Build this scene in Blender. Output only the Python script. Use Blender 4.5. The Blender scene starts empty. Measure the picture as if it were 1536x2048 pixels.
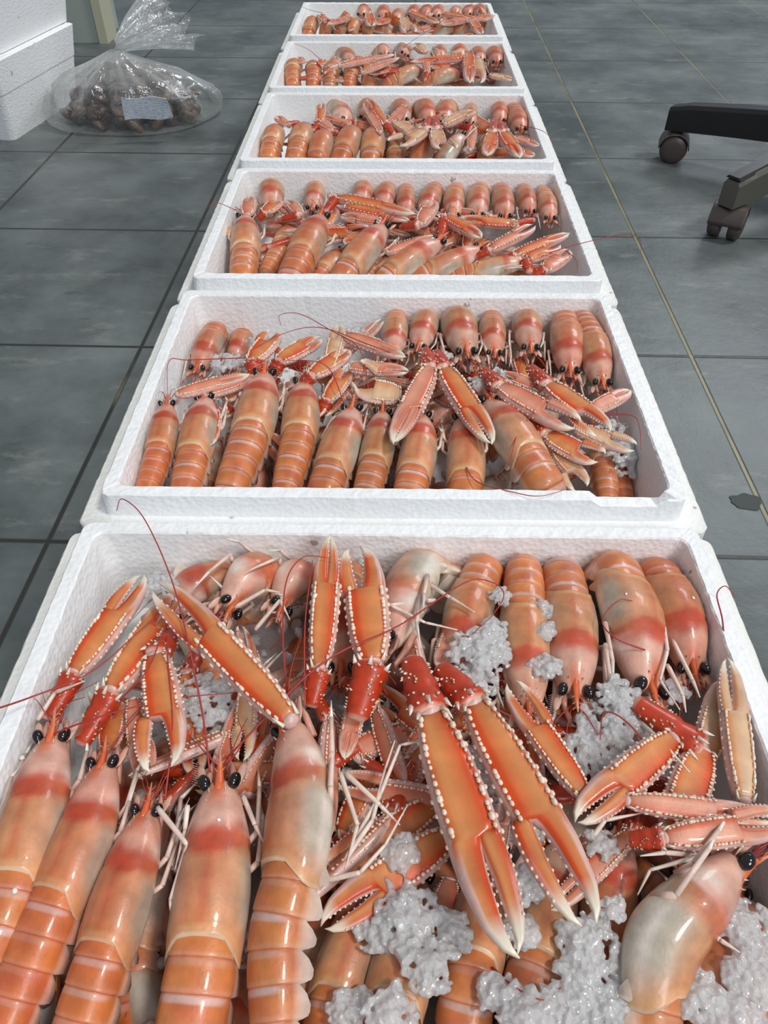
import bpy, math, random
import numpy as np
from mathutils import Vector, Matrix, noise

random.seed(7)
rng = np.random.default_rng(7)
scn = bpy.context.scene
col = scn.collection

# ------------------------------------------------------------------ camera
FPX, CAM_H, PITCH, YAW = 1500.0, 0.52, math.radians(44.6), 0.0152
cam_d = bpy.data.cameras.new('camera')
cam_d.sensor_fit = 'VERTICAL'; cam_d.sensor_height = 24.0
cam_d.lens = 24.0 * FPX / 2048.0
cam_d.clip_start = 0.01; cam_d.clip_end = 60
cam = bpy.data.objects.new('camera', cam_d); col.objects.link(cam)
cam.location = (0, 0, CAM_H)
cam.rotation_euler = (math.pi/2 - PITCH, 0, YAW)
scn.camera = cam
CM = Matrix.Translation((0, 0, CAM_H)) @ cam.rotation_euler.to_matrix().to_4x4()

# ------------------------------------------------------------------ light
scn.view_settings.view_transform = 'Standard'
scn.view_settings.look = 'None'
scn.view_settings.gamma = 1.0
scn.view_settings.use_curve_mapping = False
scn.view_settings.exposure = 0.10
world = bpy.data.worlds.new('daylight'); scn.world = world; world.use_nodes = True
wn = world.node_tree; wn.nodes.clear()
w_out = wn.nodes.new('ShaderNodeOutputWorld'); w_bg = wn.nodes.new('ShaderNodeBackground')
w_tc = wn.nodes.new('ShaderNodeTexCoord'); w_sep = wn.nodes.new('ShaderNodeSeparateXYZ')
w_r = wn.nodes.new('ShaderNodeValToRGB')
wn.links.new(w_tc.outputs['Generated'], w_sep.inputs[0])
wn.links.new(w_sep.outputs['Z'], w_r.inputs['Fac'])
w_r.color_ramp.elements[0].position = 0.0; w_r.color_ramp.elements[0].color = (0.42, 0.50, 0.60, 1)
w_r.color_ramp.elements[1].position = 0.9; w_r.color_ramp.elements[1].color = (0.62, 0.66, 0.70, 1)
wn.links.new(w_r.outputs['Color'], w_bg.inputs['Color'])
w_bg.inputs['Strength'].default_value = 0.46
wn.links.new(w_bg.outputs[0], w_out.inputs[0])

def area(name, loc, target, size, power, color):
    d = bpy.data.lights.new(name, 'AREA'); d.shape = 'RECTANGLE'; d.size, d.size_y = size
    d.energy = power; d.color = color
    o = bpy.data.objects.new(name, d); col.objects.link(o); o.location = loc
    o.rotation_euler = (Vector(target) - Vector(loc)).to_track_quat('-Z', 'Y').to_euler()
    return o
area('window_light', (2.2, 3.6, 2.6), (0, 0.8, 0), (1.3, .9), 40, (0.90, 0.95, 1.0))
area('doorway_light', (1.3, -2.0, 2.3), (0, 0.8, 0), (1.2, 1.2), 46, (0.95, 0.97, 1.0))
sun_d = bpy.data.lights.new('sun', 'SUN'); sun_d.energy = 1.3; sun_d.angle = math.radians(9); sun_d.color = (1, .96, .9)
sun = bpy.data.objects.new('sun', sun_d); col.objects.link(sun); sun.rotation_euler = Vector((-.75, .30, -1.5)).to_track_quat('-Z', 'Y').to_euler()

# ------------------------------------------------------------------ helpers
def px_ray(px, py):
    d = Vector(((px-768)/FPX, (1024-py)/FPX, -1.0))
    return CM.to_3x3() @ d
def at(px, py, z):
    """point at height z that the photograph shows at a pixel"""
    d = px_ray(px, py); t = (z - CAM_H) / d.z
    return Vector((d.x*t, d.y*t, z))
def mpp(p):
    """metres per photo pixel at a point"""
    return -(CM.inverted() @ Vector(p)).z / FPX
def lin(c):
    if isinstance(c, str): c = [int(c[i:i+2], 16)/255 for i in (0, 2, 4)]
    return np.array([x/12.92 if x <= 0.04045 else ((x+0.055)/1.055)**2.4 for x in c])
def smooth(e0, e1, x):
    t = np.clip((x-e0)/(e1-e0), 0, 1); return t*t*(3-2*t)

def nodes(name):
    m = bpy.data.materials.new(name); m.use_nodes = True
    nt = m.node_tree; b = nt.nodes['Principled BSDF']
    return m, nt, b
def N(nt, t, **kw):
    n = nt.nodes.new(t)
    for k, v in kw.items():
        if k in n.inputs: n.inputs[k].default_value = v
        else: setattr(n, k, v)
    return n
def plain(name, c, rough=0.5, metal=0.0, coat=0.0):
    m, nt, b = nodes(name)
    b.inputs['Base Color'].default_value = (*lin(c), 1); b.inputs['Roughness'].default_value = rough
    b.inputs['Metallic'].default_value = metal; b.inputs['Coat Weight'].default_value = coat
    return m
def bump(nt, b, src, strength, dist):
    n = N(nt, 'ShaderNodeBump'); n.inputs['Strength'].default_value = strength; n.inputs['Distance'].default_value = dist
    nt.links.new(src, n.inputs['Height']); nt.links.new(n.outputs[0], b.inputs['Normal']); return n

def shell_material(name, rough=0.40, coat=0.28, nscale=420, bstr=0.25, sss=0.14, cscale=90.0, lo=.74, hi=1.06):
    m, nt, b = nodes(name)
    at_ = N(nt, 'ShaderNodeAttribute', attribute_name='Col')
    tc = N(nt, 'ShaderNodeTexCoord')
    n1 = N(nt, 'ShaderNodeTexNoise', Scale=cscale, Detail=5.0)
    nt.links.new(tc.outputs['Object'], n1.inputs['Vector'])
    mp = N(nt, 'ShaderNodeMapRange'); mp.inputs['From Min'].default_value = .3; mp.inputs['From Max'].default_value = .7
    mp.inputs['To Min'].default_value = lo; mp.inputs['To Max'].default_value = hi
    nt.links.new(n1.outputs['Fac'], mp.inputs['Value'])
    mx = N(nt, 'ShaderNodeVectorMath', operation='SCALE')
    nt.links.new(at_.outputs['Color'], mx.inputs[0]); nt.links.new(mp.outputs[0], mx.inputs['Scale'])
    nt.links.new(mx.outputs[0], b.inputs['Base Color'])
    b.inputs['Roughness'].default_value = rough
    b.inputs['Coat Weight'].default_value = coat; b.inputs['Coat Roughness'].default_value = 0.08
    b.inputs['Subsurface Weight'].default_value = sss
    b.inputs['Subsurface Radius'].default_value = (1.0, .35, .2); b.inputs['Subsurface Scale'].default_value = .004
    n2 = N(nt, 'ShaderNodeTexNoise', Scale=float(nscale), Detail=3.0)
    nt.links.new(tc.outputs['Object'], n2.inputs['Vector'])
    bump(nt, b, n2.outputs['Fac'], bstr, 0.0008)
    return m
M_SHELL = shell_material('langoustine_shell')
M_CLAW = shell_material('claw_shell', nscale=40, bstr=.12, sss=.10, cscale=7.0, lo=.76, hi=1.06)
M_LEG = shell_material('leg_shell', sss=.2)
M_EYE = plain('eye_black', '0b0a0c', .12, 0, .6)
M_ANT = plain('antenna_red', 'a8342c', .4)

# styrofoam
def foam_material():
    m, nt, b = nodes('styrofoam')
    tc = N(nt, 'ShaderNodeTexCoord')
    v = N(nt, 'ShaderNodeTexVoronoi', Scale=230.0); nt.links.new(tc.outputs['Object'], v.inputs['Vector'])
    n = N(nt, 'ShaderNodeTexNoise', Scale=9.0, Detail=4.0); nt.links.new(tc.outputs['Object'], n.inputs['Vector'])
    r = N(nt, 'ShaderNodeValToRGB'); r.color_ramp.elements[0].position = .3; r.color_ramp.elements[1].position = .62
    r.color_ramp.elements[0].color = (.86, .865, .87, 1); r.color_ramp.elements[1].color = (.90, .915, .93, 1)
    nt.links.new(n.outputs['Fac'], r.inputs['Fac'])
    # a few dark dirt specks
    s = N(nt, 'ShaderNodeTexNoise', Scale=60.0, Detail=2.0); nt.links.new(tc.outputs['Object'], s.inputs['Vector'])
    sr = N(nt, 'ShaderNodeValToRGB'); sr.color_ramp.elements[0].position = .735; sr.color_ramp.elements[1].position = .77
    sr.color_ramp.elements[0].color = (0, 0, 0, 1)
    nt.links.new(s.outputs['Fac'], sr.inputs['Fac'])
    mx = N(nt, 'ShaderNodeMix', data_type='RGBA'); nt.links.new(sr.outputs['Color'], mx.inputs[0])
    nt.links.new(r.outputs['Color'], mx.inputs[6]); mx.inputs[7].default_value = (.45, .43, .38, 1)
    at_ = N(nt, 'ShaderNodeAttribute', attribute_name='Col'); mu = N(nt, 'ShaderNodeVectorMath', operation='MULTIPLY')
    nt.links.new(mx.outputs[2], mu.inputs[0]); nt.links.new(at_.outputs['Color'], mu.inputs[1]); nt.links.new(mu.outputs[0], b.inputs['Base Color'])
    b.inputs['Roughness'].default_value = .55
    b.inputs['Subsurface Weight'].default_value = .0
    b.inputs['Coat Weight'].default_value = .12; b.inputs['Coat Roughness'].default_value = .25
    bump(nt, b, v.outputs['Distance'], .45, .0012)
    return m
M_FOAM = foam_material()

def ice_material():
    m, nt, b = nodes('crushed_ice')
    b.inputs['Base Color'].default_value = (.97, .98, .99, 1)
    b.inputs['Transmission Weight'].default_value = .50
    b.inputs['Subsurface Weight'].default_value = .8; b.inputs['Subsurface Radius'].default_value = (1, 1, 1); b.inputs['Subsurface Scale'].default_value = .006
    b.inputs['IOR'].default_value = 1.31; b.inputs['Roughness'].default_value = .06; b.inputs['Coat Weight'].default_value = .6; b.inputs['Coat Roughness'].default_value = .03
    tc = N(nt, 'ShaderNodeTexCoord'); n = N(nt, 'ShaderNodeTexVoronoi', Scale=300.0)
    nt.links.new(tc.outputs['Object'], n.inputs['Vector']); bump(nt, b, n.outputs['Distance'], 1.0, .0022)
    return m
M_ICE = ice_material()

class MB:
    """collects vertices, faces and vertex colours, and links them as ONE mesh object"""
    def __init__(s): s.v = []; s.f = []; s.c = []; s.n = 0
    def add(s, v, f, c):
        v = np.asarray(v, float).reshape(-1, 3); c = np.asarray(c, float)
        if c.ndim == 1: c = np.tile(c[:3], (len(v), 1))
        s.v.append(v); s.c.append(c[:, :3]); s.f += [tuple(i + s.n for i in q) for q in f]; s.n += len(v)
    def grid(s, P, C, closed=True, cap0=False, cap1=False):
        """P: rings x around x 3"""
        n, m = P.shape[:2]; f = []
        for i in range(n-1):
            for j in range(m if closed else m-1):
                k = (j+1) % m
                f.append((i*m+j, i*m+k, (i+1)*m+k, (i+1)*m+j))
        if cap0: f.append(tuple(range(m))[::-1])
        if cap1: f.append(tuple((n-1)*m+j for j in range(m)))
        s.add(P.reshape(-1, 3), f, C.reshape(-1, 3) if getattr(C, 'ndim', 1) == 3 else C)
    def tube(s, pts, r, c, sides=6):
        pts = [Vector(p) for p in pts]; n = len(pts)
        r = np.broadcast_to(np.asarray(r, float), (n,))
        c = np.asarray(c, float)
        rings = []; u = None
        for i, p in enumerate(pts):
            t = (pts[min(i+1, n-1)] - pts[max(i-1, 0)]).normalized()
            if u is None: u = t.orthogonal().normalized()
            u = (u - t*u.dot(t)).normalized(); w = t.cross(u)
            rings.append([p + (u*math.cos(a) + w*math.sin(a))*r[i] for a in [2*math.pi*k/sides for k in range(sides)]])
        P = np.array([[tuple(q) for q in rr] for rr in rings])
        C = np.tile(c, (n, sides, 1)) if c.ndim == 1 else np.repeat(c[:, None, :], sides, 1)
        s.grid(P, C, True, True, True)
    def blob(s, c, ax, col_, nu=8, nv=6):
        """ellipsoid with axes given as three vectors"""
        c = np.array(tuple(c)); A = [np.array(tuple(a)) for a in ax]
        P = np.zeros((nv+1, nu, 3))
        for i in range(nv+1):
            th = math.pi*(i+.02)/(nv+.04)
            for j in range(nu):
                ph = 2*math.pi*j/nu
                P[i, j] = c + A[2]*math.cos(th) + math.sin(th)*(A[0]*math.cos(ph) + A[1]*math.sin(ph))
        s.grid(P, col_, True, True, True)
    def box(s, lo, hi, c, M=None):
        x0, y0, z0 = lo; x1, y1, z1 = hi
        v = [(x0,y0,z0),(x1,y0,z0),(x1,y1,z0),(x0,y1,z0),(x0,y0,z1),(x1,y0,z1),(x1,y1,z1),(x0,y1,z1)]
        if M is not None: v = [tuple(M @ Vector(q)) for q in v]
        s.add(v, [(0,3,2,1),(4,5,6,7),(0,1,5,4),(1,2,6,5),(2,3,7,6),(3,0,4,7)], c)
    def mesh(s, name, mat, smooth_=True):
        me = bpy.data.meshes.new(name)
        v = np.concatenate(s.v); me.from_pydata(v.tolist(), [], s.f)
        ca = me.color_attributes.new('Col', 'FLOAT_COLOR', 'POINT')
        c = np.concatenate(s.c); c = np.hstack([c, np.ones((len(c), 1))]).astype(np.float32)
        ca.data.foreach_set('color', c.ravel())
        me.materials.append(mat)
        if smooth_: me.polygons.foreach_set('use_smooth', [True]*len(me.polygons))
        me.update(); return me
    def build(s, name, mat, parent=None, origin=None, smooth_=True):
        o = None
        if origin is not None:
            s.v = [v - np.array(tuple(origin)) for v in s.v]
        o = bpy.data.objects.new(name, s.mesh(name, mat, smooth_)); col.objects.link(o)
        if parent is not None: o.parent = parent
        elif origin is not None: o.location = origin
        return o
def tag(o, label=None, cat=None, group=None, kind=None):
    if label: o['label'] = label
    if cat: o['category'] = cat
    if group: o['group'] = group
    if kind: o['kind'] = kind
    return o
def empty(name, loc, rz=0.0):
    o = bpy.data.objects.new(name, None); col.objects.link(o); o.location = loc; o.rotation_euler.z = rz
    o.empty_display_size = .02; return o
def spline(pts, n=60):
    P = np.array([tuple(p) for p in pts], float)
    if len(P) == 2: return np.linspace(P[0], P[1], n)
    Q = np.vstack([2*P[0]-P[1], P, 2*P[-1]-P[-2]]); out = []
    k = max(4, n // (len(P)-1))
    for i in range(1, len(Q)-2):
        p0, p1, p2, p3 = Q[i-1:i+3]
        for t in np.linspace(0, 1, k, endpoint=(i == len(Q)-3)):
            out.append(.5*((2*p1)+(-p0+p2)*t+(2*p0-5*p1+4*p2-p3)*t*t+(-p0+3*p1-3*p2+p3)*t**3))
    return np.array(out)

# ------------------------------------------------------------------ setting
def floor_material():
    m, nt, b = nodes('slate_tiles')
    tc = N(nt, 'ShaderNodeTexCoord'); mpn = N(nt, 'ShaderNodeMapping')
    nt.links.new(tc.outputs['Object'], mpn.inputs['Vector']); mpn.inputs['Rotation'].default_value = (0, 0, math.radians(0.9))
    sep = N(nt, 'ShaderNodeSeparateXYZ'); nt.links.new(mpn.outputs[0], sep.inputs[0])
    def line(axis, size, off, half):
        a = N(nt, 'ShaderNodeMath', operation='SUBTRACT'); nt.links.new(sep.outputs[axis], a.inputs[0]); a.inputs[1].default_value = off
        c = N(nt, 'ShaderNodeMath', operation='PINGPONG'); nt.links.new(a.outputs[0], c.inputs[0]); c.inputs[1].default_value = size/2
        d = N(nt, 'ShaderNodeMapRange', interpolation_type='SMOOTHSTEP'); nt.links.new(c.outputs[0], d.inputs['Value'])
        d.inputs['From Min'].default_value = half*.5; d.inputs['From Max'].default_value = half*1.3
        d.inputs['To Min'].default_value = 1; d.inputs['To Max'].default_value = 0
        return d, a
    lx, ax = line('X', .3465, .359-.3465, .0028)
    ly, ay = line('Y', .3385, 1.493-.3385*4, .0028)
    mxm = N(nt, 'ShaderNodeMath', operation='MAXIMUM'); nt.links.new(lx.outputs[0], mxm.inputs[0]); nt.links.new(ly.outputs[0], mxm.inputs[1])
    # tile body
    n1 = N(nt, 'ShaderNodeTexNoise', Scale=4.5, Detail=7.0, Roughness=.62); nt.links.new(tc.outputs['Object'], n1.inputs['Vector'])
    r1 = N(nt, 'ShaderNodeValToRGB'); r1.color_ramp.elements[0].position = .34; r1.color_ramp.elements[1].position = .70
    r1.color_ramp.elements[0].color = (*lin('3f4646'), 1); r1.color_ramp.elements[1].color = (*lin('737a7a'), 1)
    nt.links.new(n1.outputs['Fac'], r1.inputs['Fac'])
    # chalky scuffs
    st = N(nt, 'ShaderNodeMapping'); st.inputs['Scale'].default_value = (6, 14, 1); nt.links.new(tc.outputs['Object'], st.inputs['Vector'])
    n2 = N(nt, 'ShaderNodeTexNoise', Scale=1.6, Detail=6.0, Roughness=.7); nt.links.new(st.outputs[0], n2.inputs['Vector'])
    r2 = N(nt, 'ShaderNodeValToRGB'); r2.color_ramp.elements[0].position = .56; r2.color_ramp.elements[1].position = .76
    r2.color_ramp.elements[0].color = (0, 0, 0, 1); r2.color_ramp.elements[1].color = (.55, .55, .55, 1)
    nt.links.new(n2.outputs['Fac'], r2.inputs['Fac'])
    m1 = N(nt, 'ShaderNodeMix', data_type='RGBA'); nt.links.new(r2.outputs['Color'], m1.inputs[0])
    nt.links.new(r1.outputs['Color'], m1.inputs[6]); m1.inputs[7].default_value = (*lin('96988f'), 1)
    # dark marks
    n3 = N(nt, 'ShaderNodeTexNoise', Scale=3.1, Detail=3.0); nt.links.new(st.outputs[0], n3.inputs['Vector'])
    r3 = N(nt, 'ShaderNodeValToRGB'); r3.color_ramp.elements[0].position = .67; r3.color_ramp.elements[1].position = .73
    r3.color_ramp.elements[0].color = (0, 0, 0, 1); r3.color_ramp.elements[1].color = (.5, .5, .5, 1)
    nt.links.new(n3.outputs['Fac'], r3.inputs['Fac'])
    m2 = N(nt, 'ShaderNodeMix', data_type='RGBA'); nt.links.new(r3.outputs['Color'], m2.inputs[0])
    nt.links.new(m1.outputs[2], m2.inputs[6]); m2.inputs[7].default_value = (*lin('3c4341'), 1)
    # grout, dark with mud-yellow stretches
    n4 = N(nt, 'ShaderNodeTexNoise', Scale=5.0, Detail=3.0); nt.links.new(tc.outputs['Object'], n4.inputs['Vector'])
    sx = N(nt, 'ShaderNodeMapRange'); nt.links.new(sep.outputs['X'], sx.inputs['Value'])
    sx.inputs['From Min'].default_value = -.1; sx.inputs['From Max'].default_value = .3; sx.inputs['To Min'].default_value = -.2; sx.inputs['To Max'].default_value = .12
    sa = N(nt, 'ShaderNodeMath', operation='ADD'); nt.links.new(n4.outputs['Fac'], sa.inputs[0]); nt.links.new(sx.outputs[0], sa.inputs[1])
    sb = N(nt, 'ShaderNodeMath', operation='MULTIPLY'); nt.links.new(sa.outputs[0], sb.inputs[0]); nt.links.new(lx.outputs[0], sb.inputs[1])
    r4 = N(nt, 'ShaderNodeValToRGB'); r4.color_ramp.elements[0].position = .40; r4.color_ramp.elements[1].position = .62
    r4.color_ramp.elements[0].color = (*lin('2e2f2b'), 1); r4.color_ramp.elements[1].color = (*lin('86805f'), 1)
    nt.links.new(sb.outputs[0], r4.inputs['Fac'])
    m3 = N(nt, 'ShaderNodeMix', data_type='RGBA'); nt.links.new(mxm.outputs[0], m3.inputs[0])
    nt.links.new(m2.outputs[2], m3.inputs[6]); nt.links.new(r4.outputs['Color'], m3.inputs[7])
    nt.links.new(m3.outputs[2], b.inputs['Base Color'])
    rr = N(nt, 'ShaderNodeMapRange'); nt.links.new(n1.outputs['Fac'], rr.inputs['Value'])
    rr.inputs['To Min'].default_value = .30; rr.inputs['To Max'].default_value = .55
    nt.links.new(rr.outputs[0], b.inputs['Roughness'])
    hs = N(nt, 'ShaderNodeMath', operation='MULTIPLY_ADD'); nt.links.new(mxm.outputs[0], hs.inputs[0]); hs.inputs[1].default_value = -1.2
    n5 = N(nt, 'ShaderNodeTexNoise', Scale=38.0, Detail=6.0, Roughness=.65); nt.links.new(tc.outputs['Object'], n5.inputs['Vector'])
    nt.links.new(n5.outputs['Fac'], hs.inputs[2])
    bump(nt, b, hs.outputs[0], .35, .003)
    return m
f = MB(); f.add([(-4, -2, 0), (4, -2, 0), (4, 6, 0), (-4, 6, 0)], [(0, 1, 2, 3)], (1, 1, 1))
tag(f.build('floor', floor_material()), kind='structure')

# wall end with a cream trim, behind the boxes at the left
M_GREY = plain('grey_paint', 'a2aaa4', .6); M_CREAM = plain('cream_trim', 'b9b7a0', .5)
w = MB(); w.box((-2.2, 2.32, 0), (-.80, 2.5, 1.6), (1, 1, 1)); tag(w.build('wall_left', M_GREY, smooth_=False), kind='structure')
w = MB(); w.box((-.80, 2.31, 0), (-.777, 2.40, 1.6), (1, 1, 1)); tag(w.build('trim_1', M_CREAM, smooth_=False), kind='structure')

# water puddle marks on the floor
M_WET = plain('wet_patch', '353b3a', .6)
def puddle(px, py, rx, ry, seed):
    c = at(px, py, .0008); k = 40; v = [tuple(c)]
    for i in range(k):
        a = 2*math.pi*i/k; q = 1 + .35*noise.noise(Vector((math.cos(a)*1.6, math.sin(a)*1.6, seed)))
        v.append((c.x + rx*q*math.cos(a), c.y + ry*q*math.sin(a), .0008 + 0*q))
    v2 = [(x, y, z) for x, y, z in v]
    b = MB(); b.add(v2, [(0, 1+i, 1+(i+1) % k) for i in range(k)], (1, 1, 1))
    o = b.build('water_stain', M_WET); return o
tag(puddle(1492, 1002, .016, .011, 3.1), 'dark wet water stain beside the grout line right of the second box', 'water stain', kind='stuff')

# ------------------------------------------------------------------ styrofoam boxes
def foam_box(name, cx, cy, rz, W, D, H, lip_x, lip_y, lip_h, wall, seed, z0=0.0, hollow=True, chip=None, taper=.012):
    """W, D: outer size at the rim; a ledge runs outside a raised lip"""
    per = []  # perimeter directions as rounded rectangle samples (unit of outer half size)
    def loop(hx, hy, r, n_side=60):
        pts = []
        for (sx, sy, a0) in ((1, 1, 0), (-1, 1, 90), (-1, -1, 180), (1, -1, 270)):
            for k in range(7):
                a = math.radians(a0 + 15*k); pts.append((sx*(hx-r) + r*math.cos(a), sy*(hy-r) + r*math.sin(a)))
        out = []
        for i in range(len(pts)):
            p, q = pts[i], pts[(i+1) % len(pts)]
            nn = n_side if i % 7 == 6 else 1
            for j in range(nn): out.append((p[0]+(q[0]-p[0])*j/nn, p[1]+(q[1]-p[1])*j/nn))
        return out
    hx, hy = W/2, D/2; lz = H - lip_h
    prof = [ # (half x, half y, radius, z, wobble)
        (hx-taper, hy-taper, .012, 0.0, 0), (hx-taper*.4, hy-taper*.4, .012, lz*.6, .0002),
        (hx+lip_x-.003, hy+lip_y-.001, .010, lz*.62, .0002), (hx+lip_x, hy+lip_y, .010, lz*.68, .0004), (hx+lip_x, hy+lip_y, .010, lz-.0015, .0005), (hx+lip_x-.0015, hy+lip_y-.001, .009, lz, .0005),
        (hx+.0010, hy+.0010, .008, lz, .0002), (hx, hy, .008, lz+.001, .0003), (hx-.0008, hy-.0008, .008, H-.0012, .0005), (hx-.002, hy-.002, .008, H, .0006)]
    if not hollow:
        prof = [(hx-taper, hy-taper, .012, 0.0, 0), (hx-taper*.42, hy-taper*.42, .010, H*.58, .0002), (hx-taper*.36, hy-taper*.36, .010, H*.6, .0002), (hx, hy, .008, H-.002, .0004), (hx-.003, hy-.003, .008, H, .0003)]
    if hollow:
        prof += [(hx-wall+.0012, hy-wall+.0012, .009, H, .0006), (hx-wall, hy-wall, .009, H-.0015, .0005),
                 (hx-wall-.012, hy-wall-.010, .014, .018, .0002), (hx-wall-.02, hy-wall-.018, .012, .015, 0)]
    P = []
    for (ax, ay, r, z, wob) in prof:
        L = loop(ax, ay, r); ring = []
        for (x, y) in L:
            nx = noise.noise(Vector((x*260, y*260, z*200+seed)))*wob*1.3
            ny = noise.noise(Vector((x*260+9, y*260, z*200+seed)))*wob*1.3
            nz = noise.noise(Vector((x*300, y*300, seed+5)))*wob*1.2
            zz = z + nz
            if chip and chip(x, y) and z > H-.003: zz -= chip(x, y)
            ring.append((x+nx, y+ny, zz))
        P.append(ring)
    P = np.array(P); b = MB(); n, m = P.shape[:2]
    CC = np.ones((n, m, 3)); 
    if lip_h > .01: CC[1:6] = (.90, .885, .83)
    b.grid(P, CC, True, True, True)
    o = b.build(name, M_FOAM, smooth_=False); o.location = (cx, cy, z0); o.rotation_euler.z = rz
    return o
RW, RD, BH = .482, .342, .100
BOXES = [(-.002, .2285, .0), (0.0, .613, .0), (0.003, .983, -.002), (.001, 1.356, .0), (-.001, 1.727, .003), (-.002, 2.116, -.002)]
where = ['nearest box', 'second nearest box', 'third box', 'fourth box', 'fifth box', 'farthest box']
box_labels = ['white foam box nearest the camera, its front rim cut off by the photo',
              'white foam box second from the camera with a chipped right front rim',
              'white foam box third in the row, opposite the lower chair caster',
              'white foam box fourth in the row, opposite the upper chair caster',
              'white foam box fifth in the row, right of the wall end',
              'white foam box at the far end of the row']
for i, (cx, cy, rz) in enumerate(BOXES):
    ch = None
    if i == 1: ch = lambda x, y: .0065 if (y < -.12 and .168 < x < .222) else 0
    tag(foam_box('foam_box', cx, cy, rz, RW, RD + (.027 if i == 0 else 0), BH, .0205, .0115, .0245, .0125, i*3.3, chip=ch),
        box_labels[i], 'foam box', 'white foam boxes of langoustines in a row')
# the stack at the left
for k in range(2):
    o = foam_box('foam_box', 0, 0, 0, .49, .32, .142, .0, .0, .004, .02, 40+k*7, z0=.1435*k, hollow=False, taper=.022)
    a = math.radians(-9)
    o.rotation_euler.z = a
    o.location = (-.955 + .012*k, 1.735 + .03*k, .1435*k)
    tag(o, ['closed white foam box standing on the floor left of the bag', 'closed white foam box on top of the stack left of the bag'][k],
        'foam box', 'stacked foam boxes at the left')

# ------------------------------------------------------------------ langoustine anatomy
ORANGE, PALE, BEIGE = lin('d98548'), lin('e2b8a4'), lin('cd9a74')
SALMON = lin('c9694a')
RED, DEEP, CREAM, PINK = lin('c2472c'), lin('c23a14'), lin('efe0c8'), lin('dda08c')
GREYB, ROST, WHITE = lin('b4b1a2'), lin('e06a3a'), lin('f4e9dc')
TINTS = {'o': (1.0, .97, .90), 'd': (.94, .80, .74), 'p': (1.02, 1.05, 1.06), 'n': (1, 1, 1), 'r': (1.0, .84, .80), 'g': (.88, .93, .88)}

def frames(P, up0):
    T = np.gradient(P, axis=0); T /= np.linalg.norm(T, axis=1)[:, None]
    U = np.zeros_like(P); u = np.array(up0, float)
    for i in range(len(P)):
        u = u - T[i]*np.dot(u, T[i]); u /= np.linalg.norm(u); U[i] = u
    return T, U, np.cross(T, U)

LIM_X, LIM_Y = RW/2-.0135, RD/2-.0135
def clampbox(p, bi, r):
    cx, cy, _ = BOXES[bi]; z = p[2]
    t = max(0., min(1., (BH-z)/.085)); lx = LIM_X-.011*t-r; ly = LIM_Y-.010*t-r + (.0135 if bi == 0 else 0)
    p = np.array(tuple(p), float)
    if z > BH + .004: return p
    p[0] = min(max(p[0], cx-lx), cx+lx); p[1] = min(max(p[1], cy-ly), cy+ly)
    return p

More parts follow.
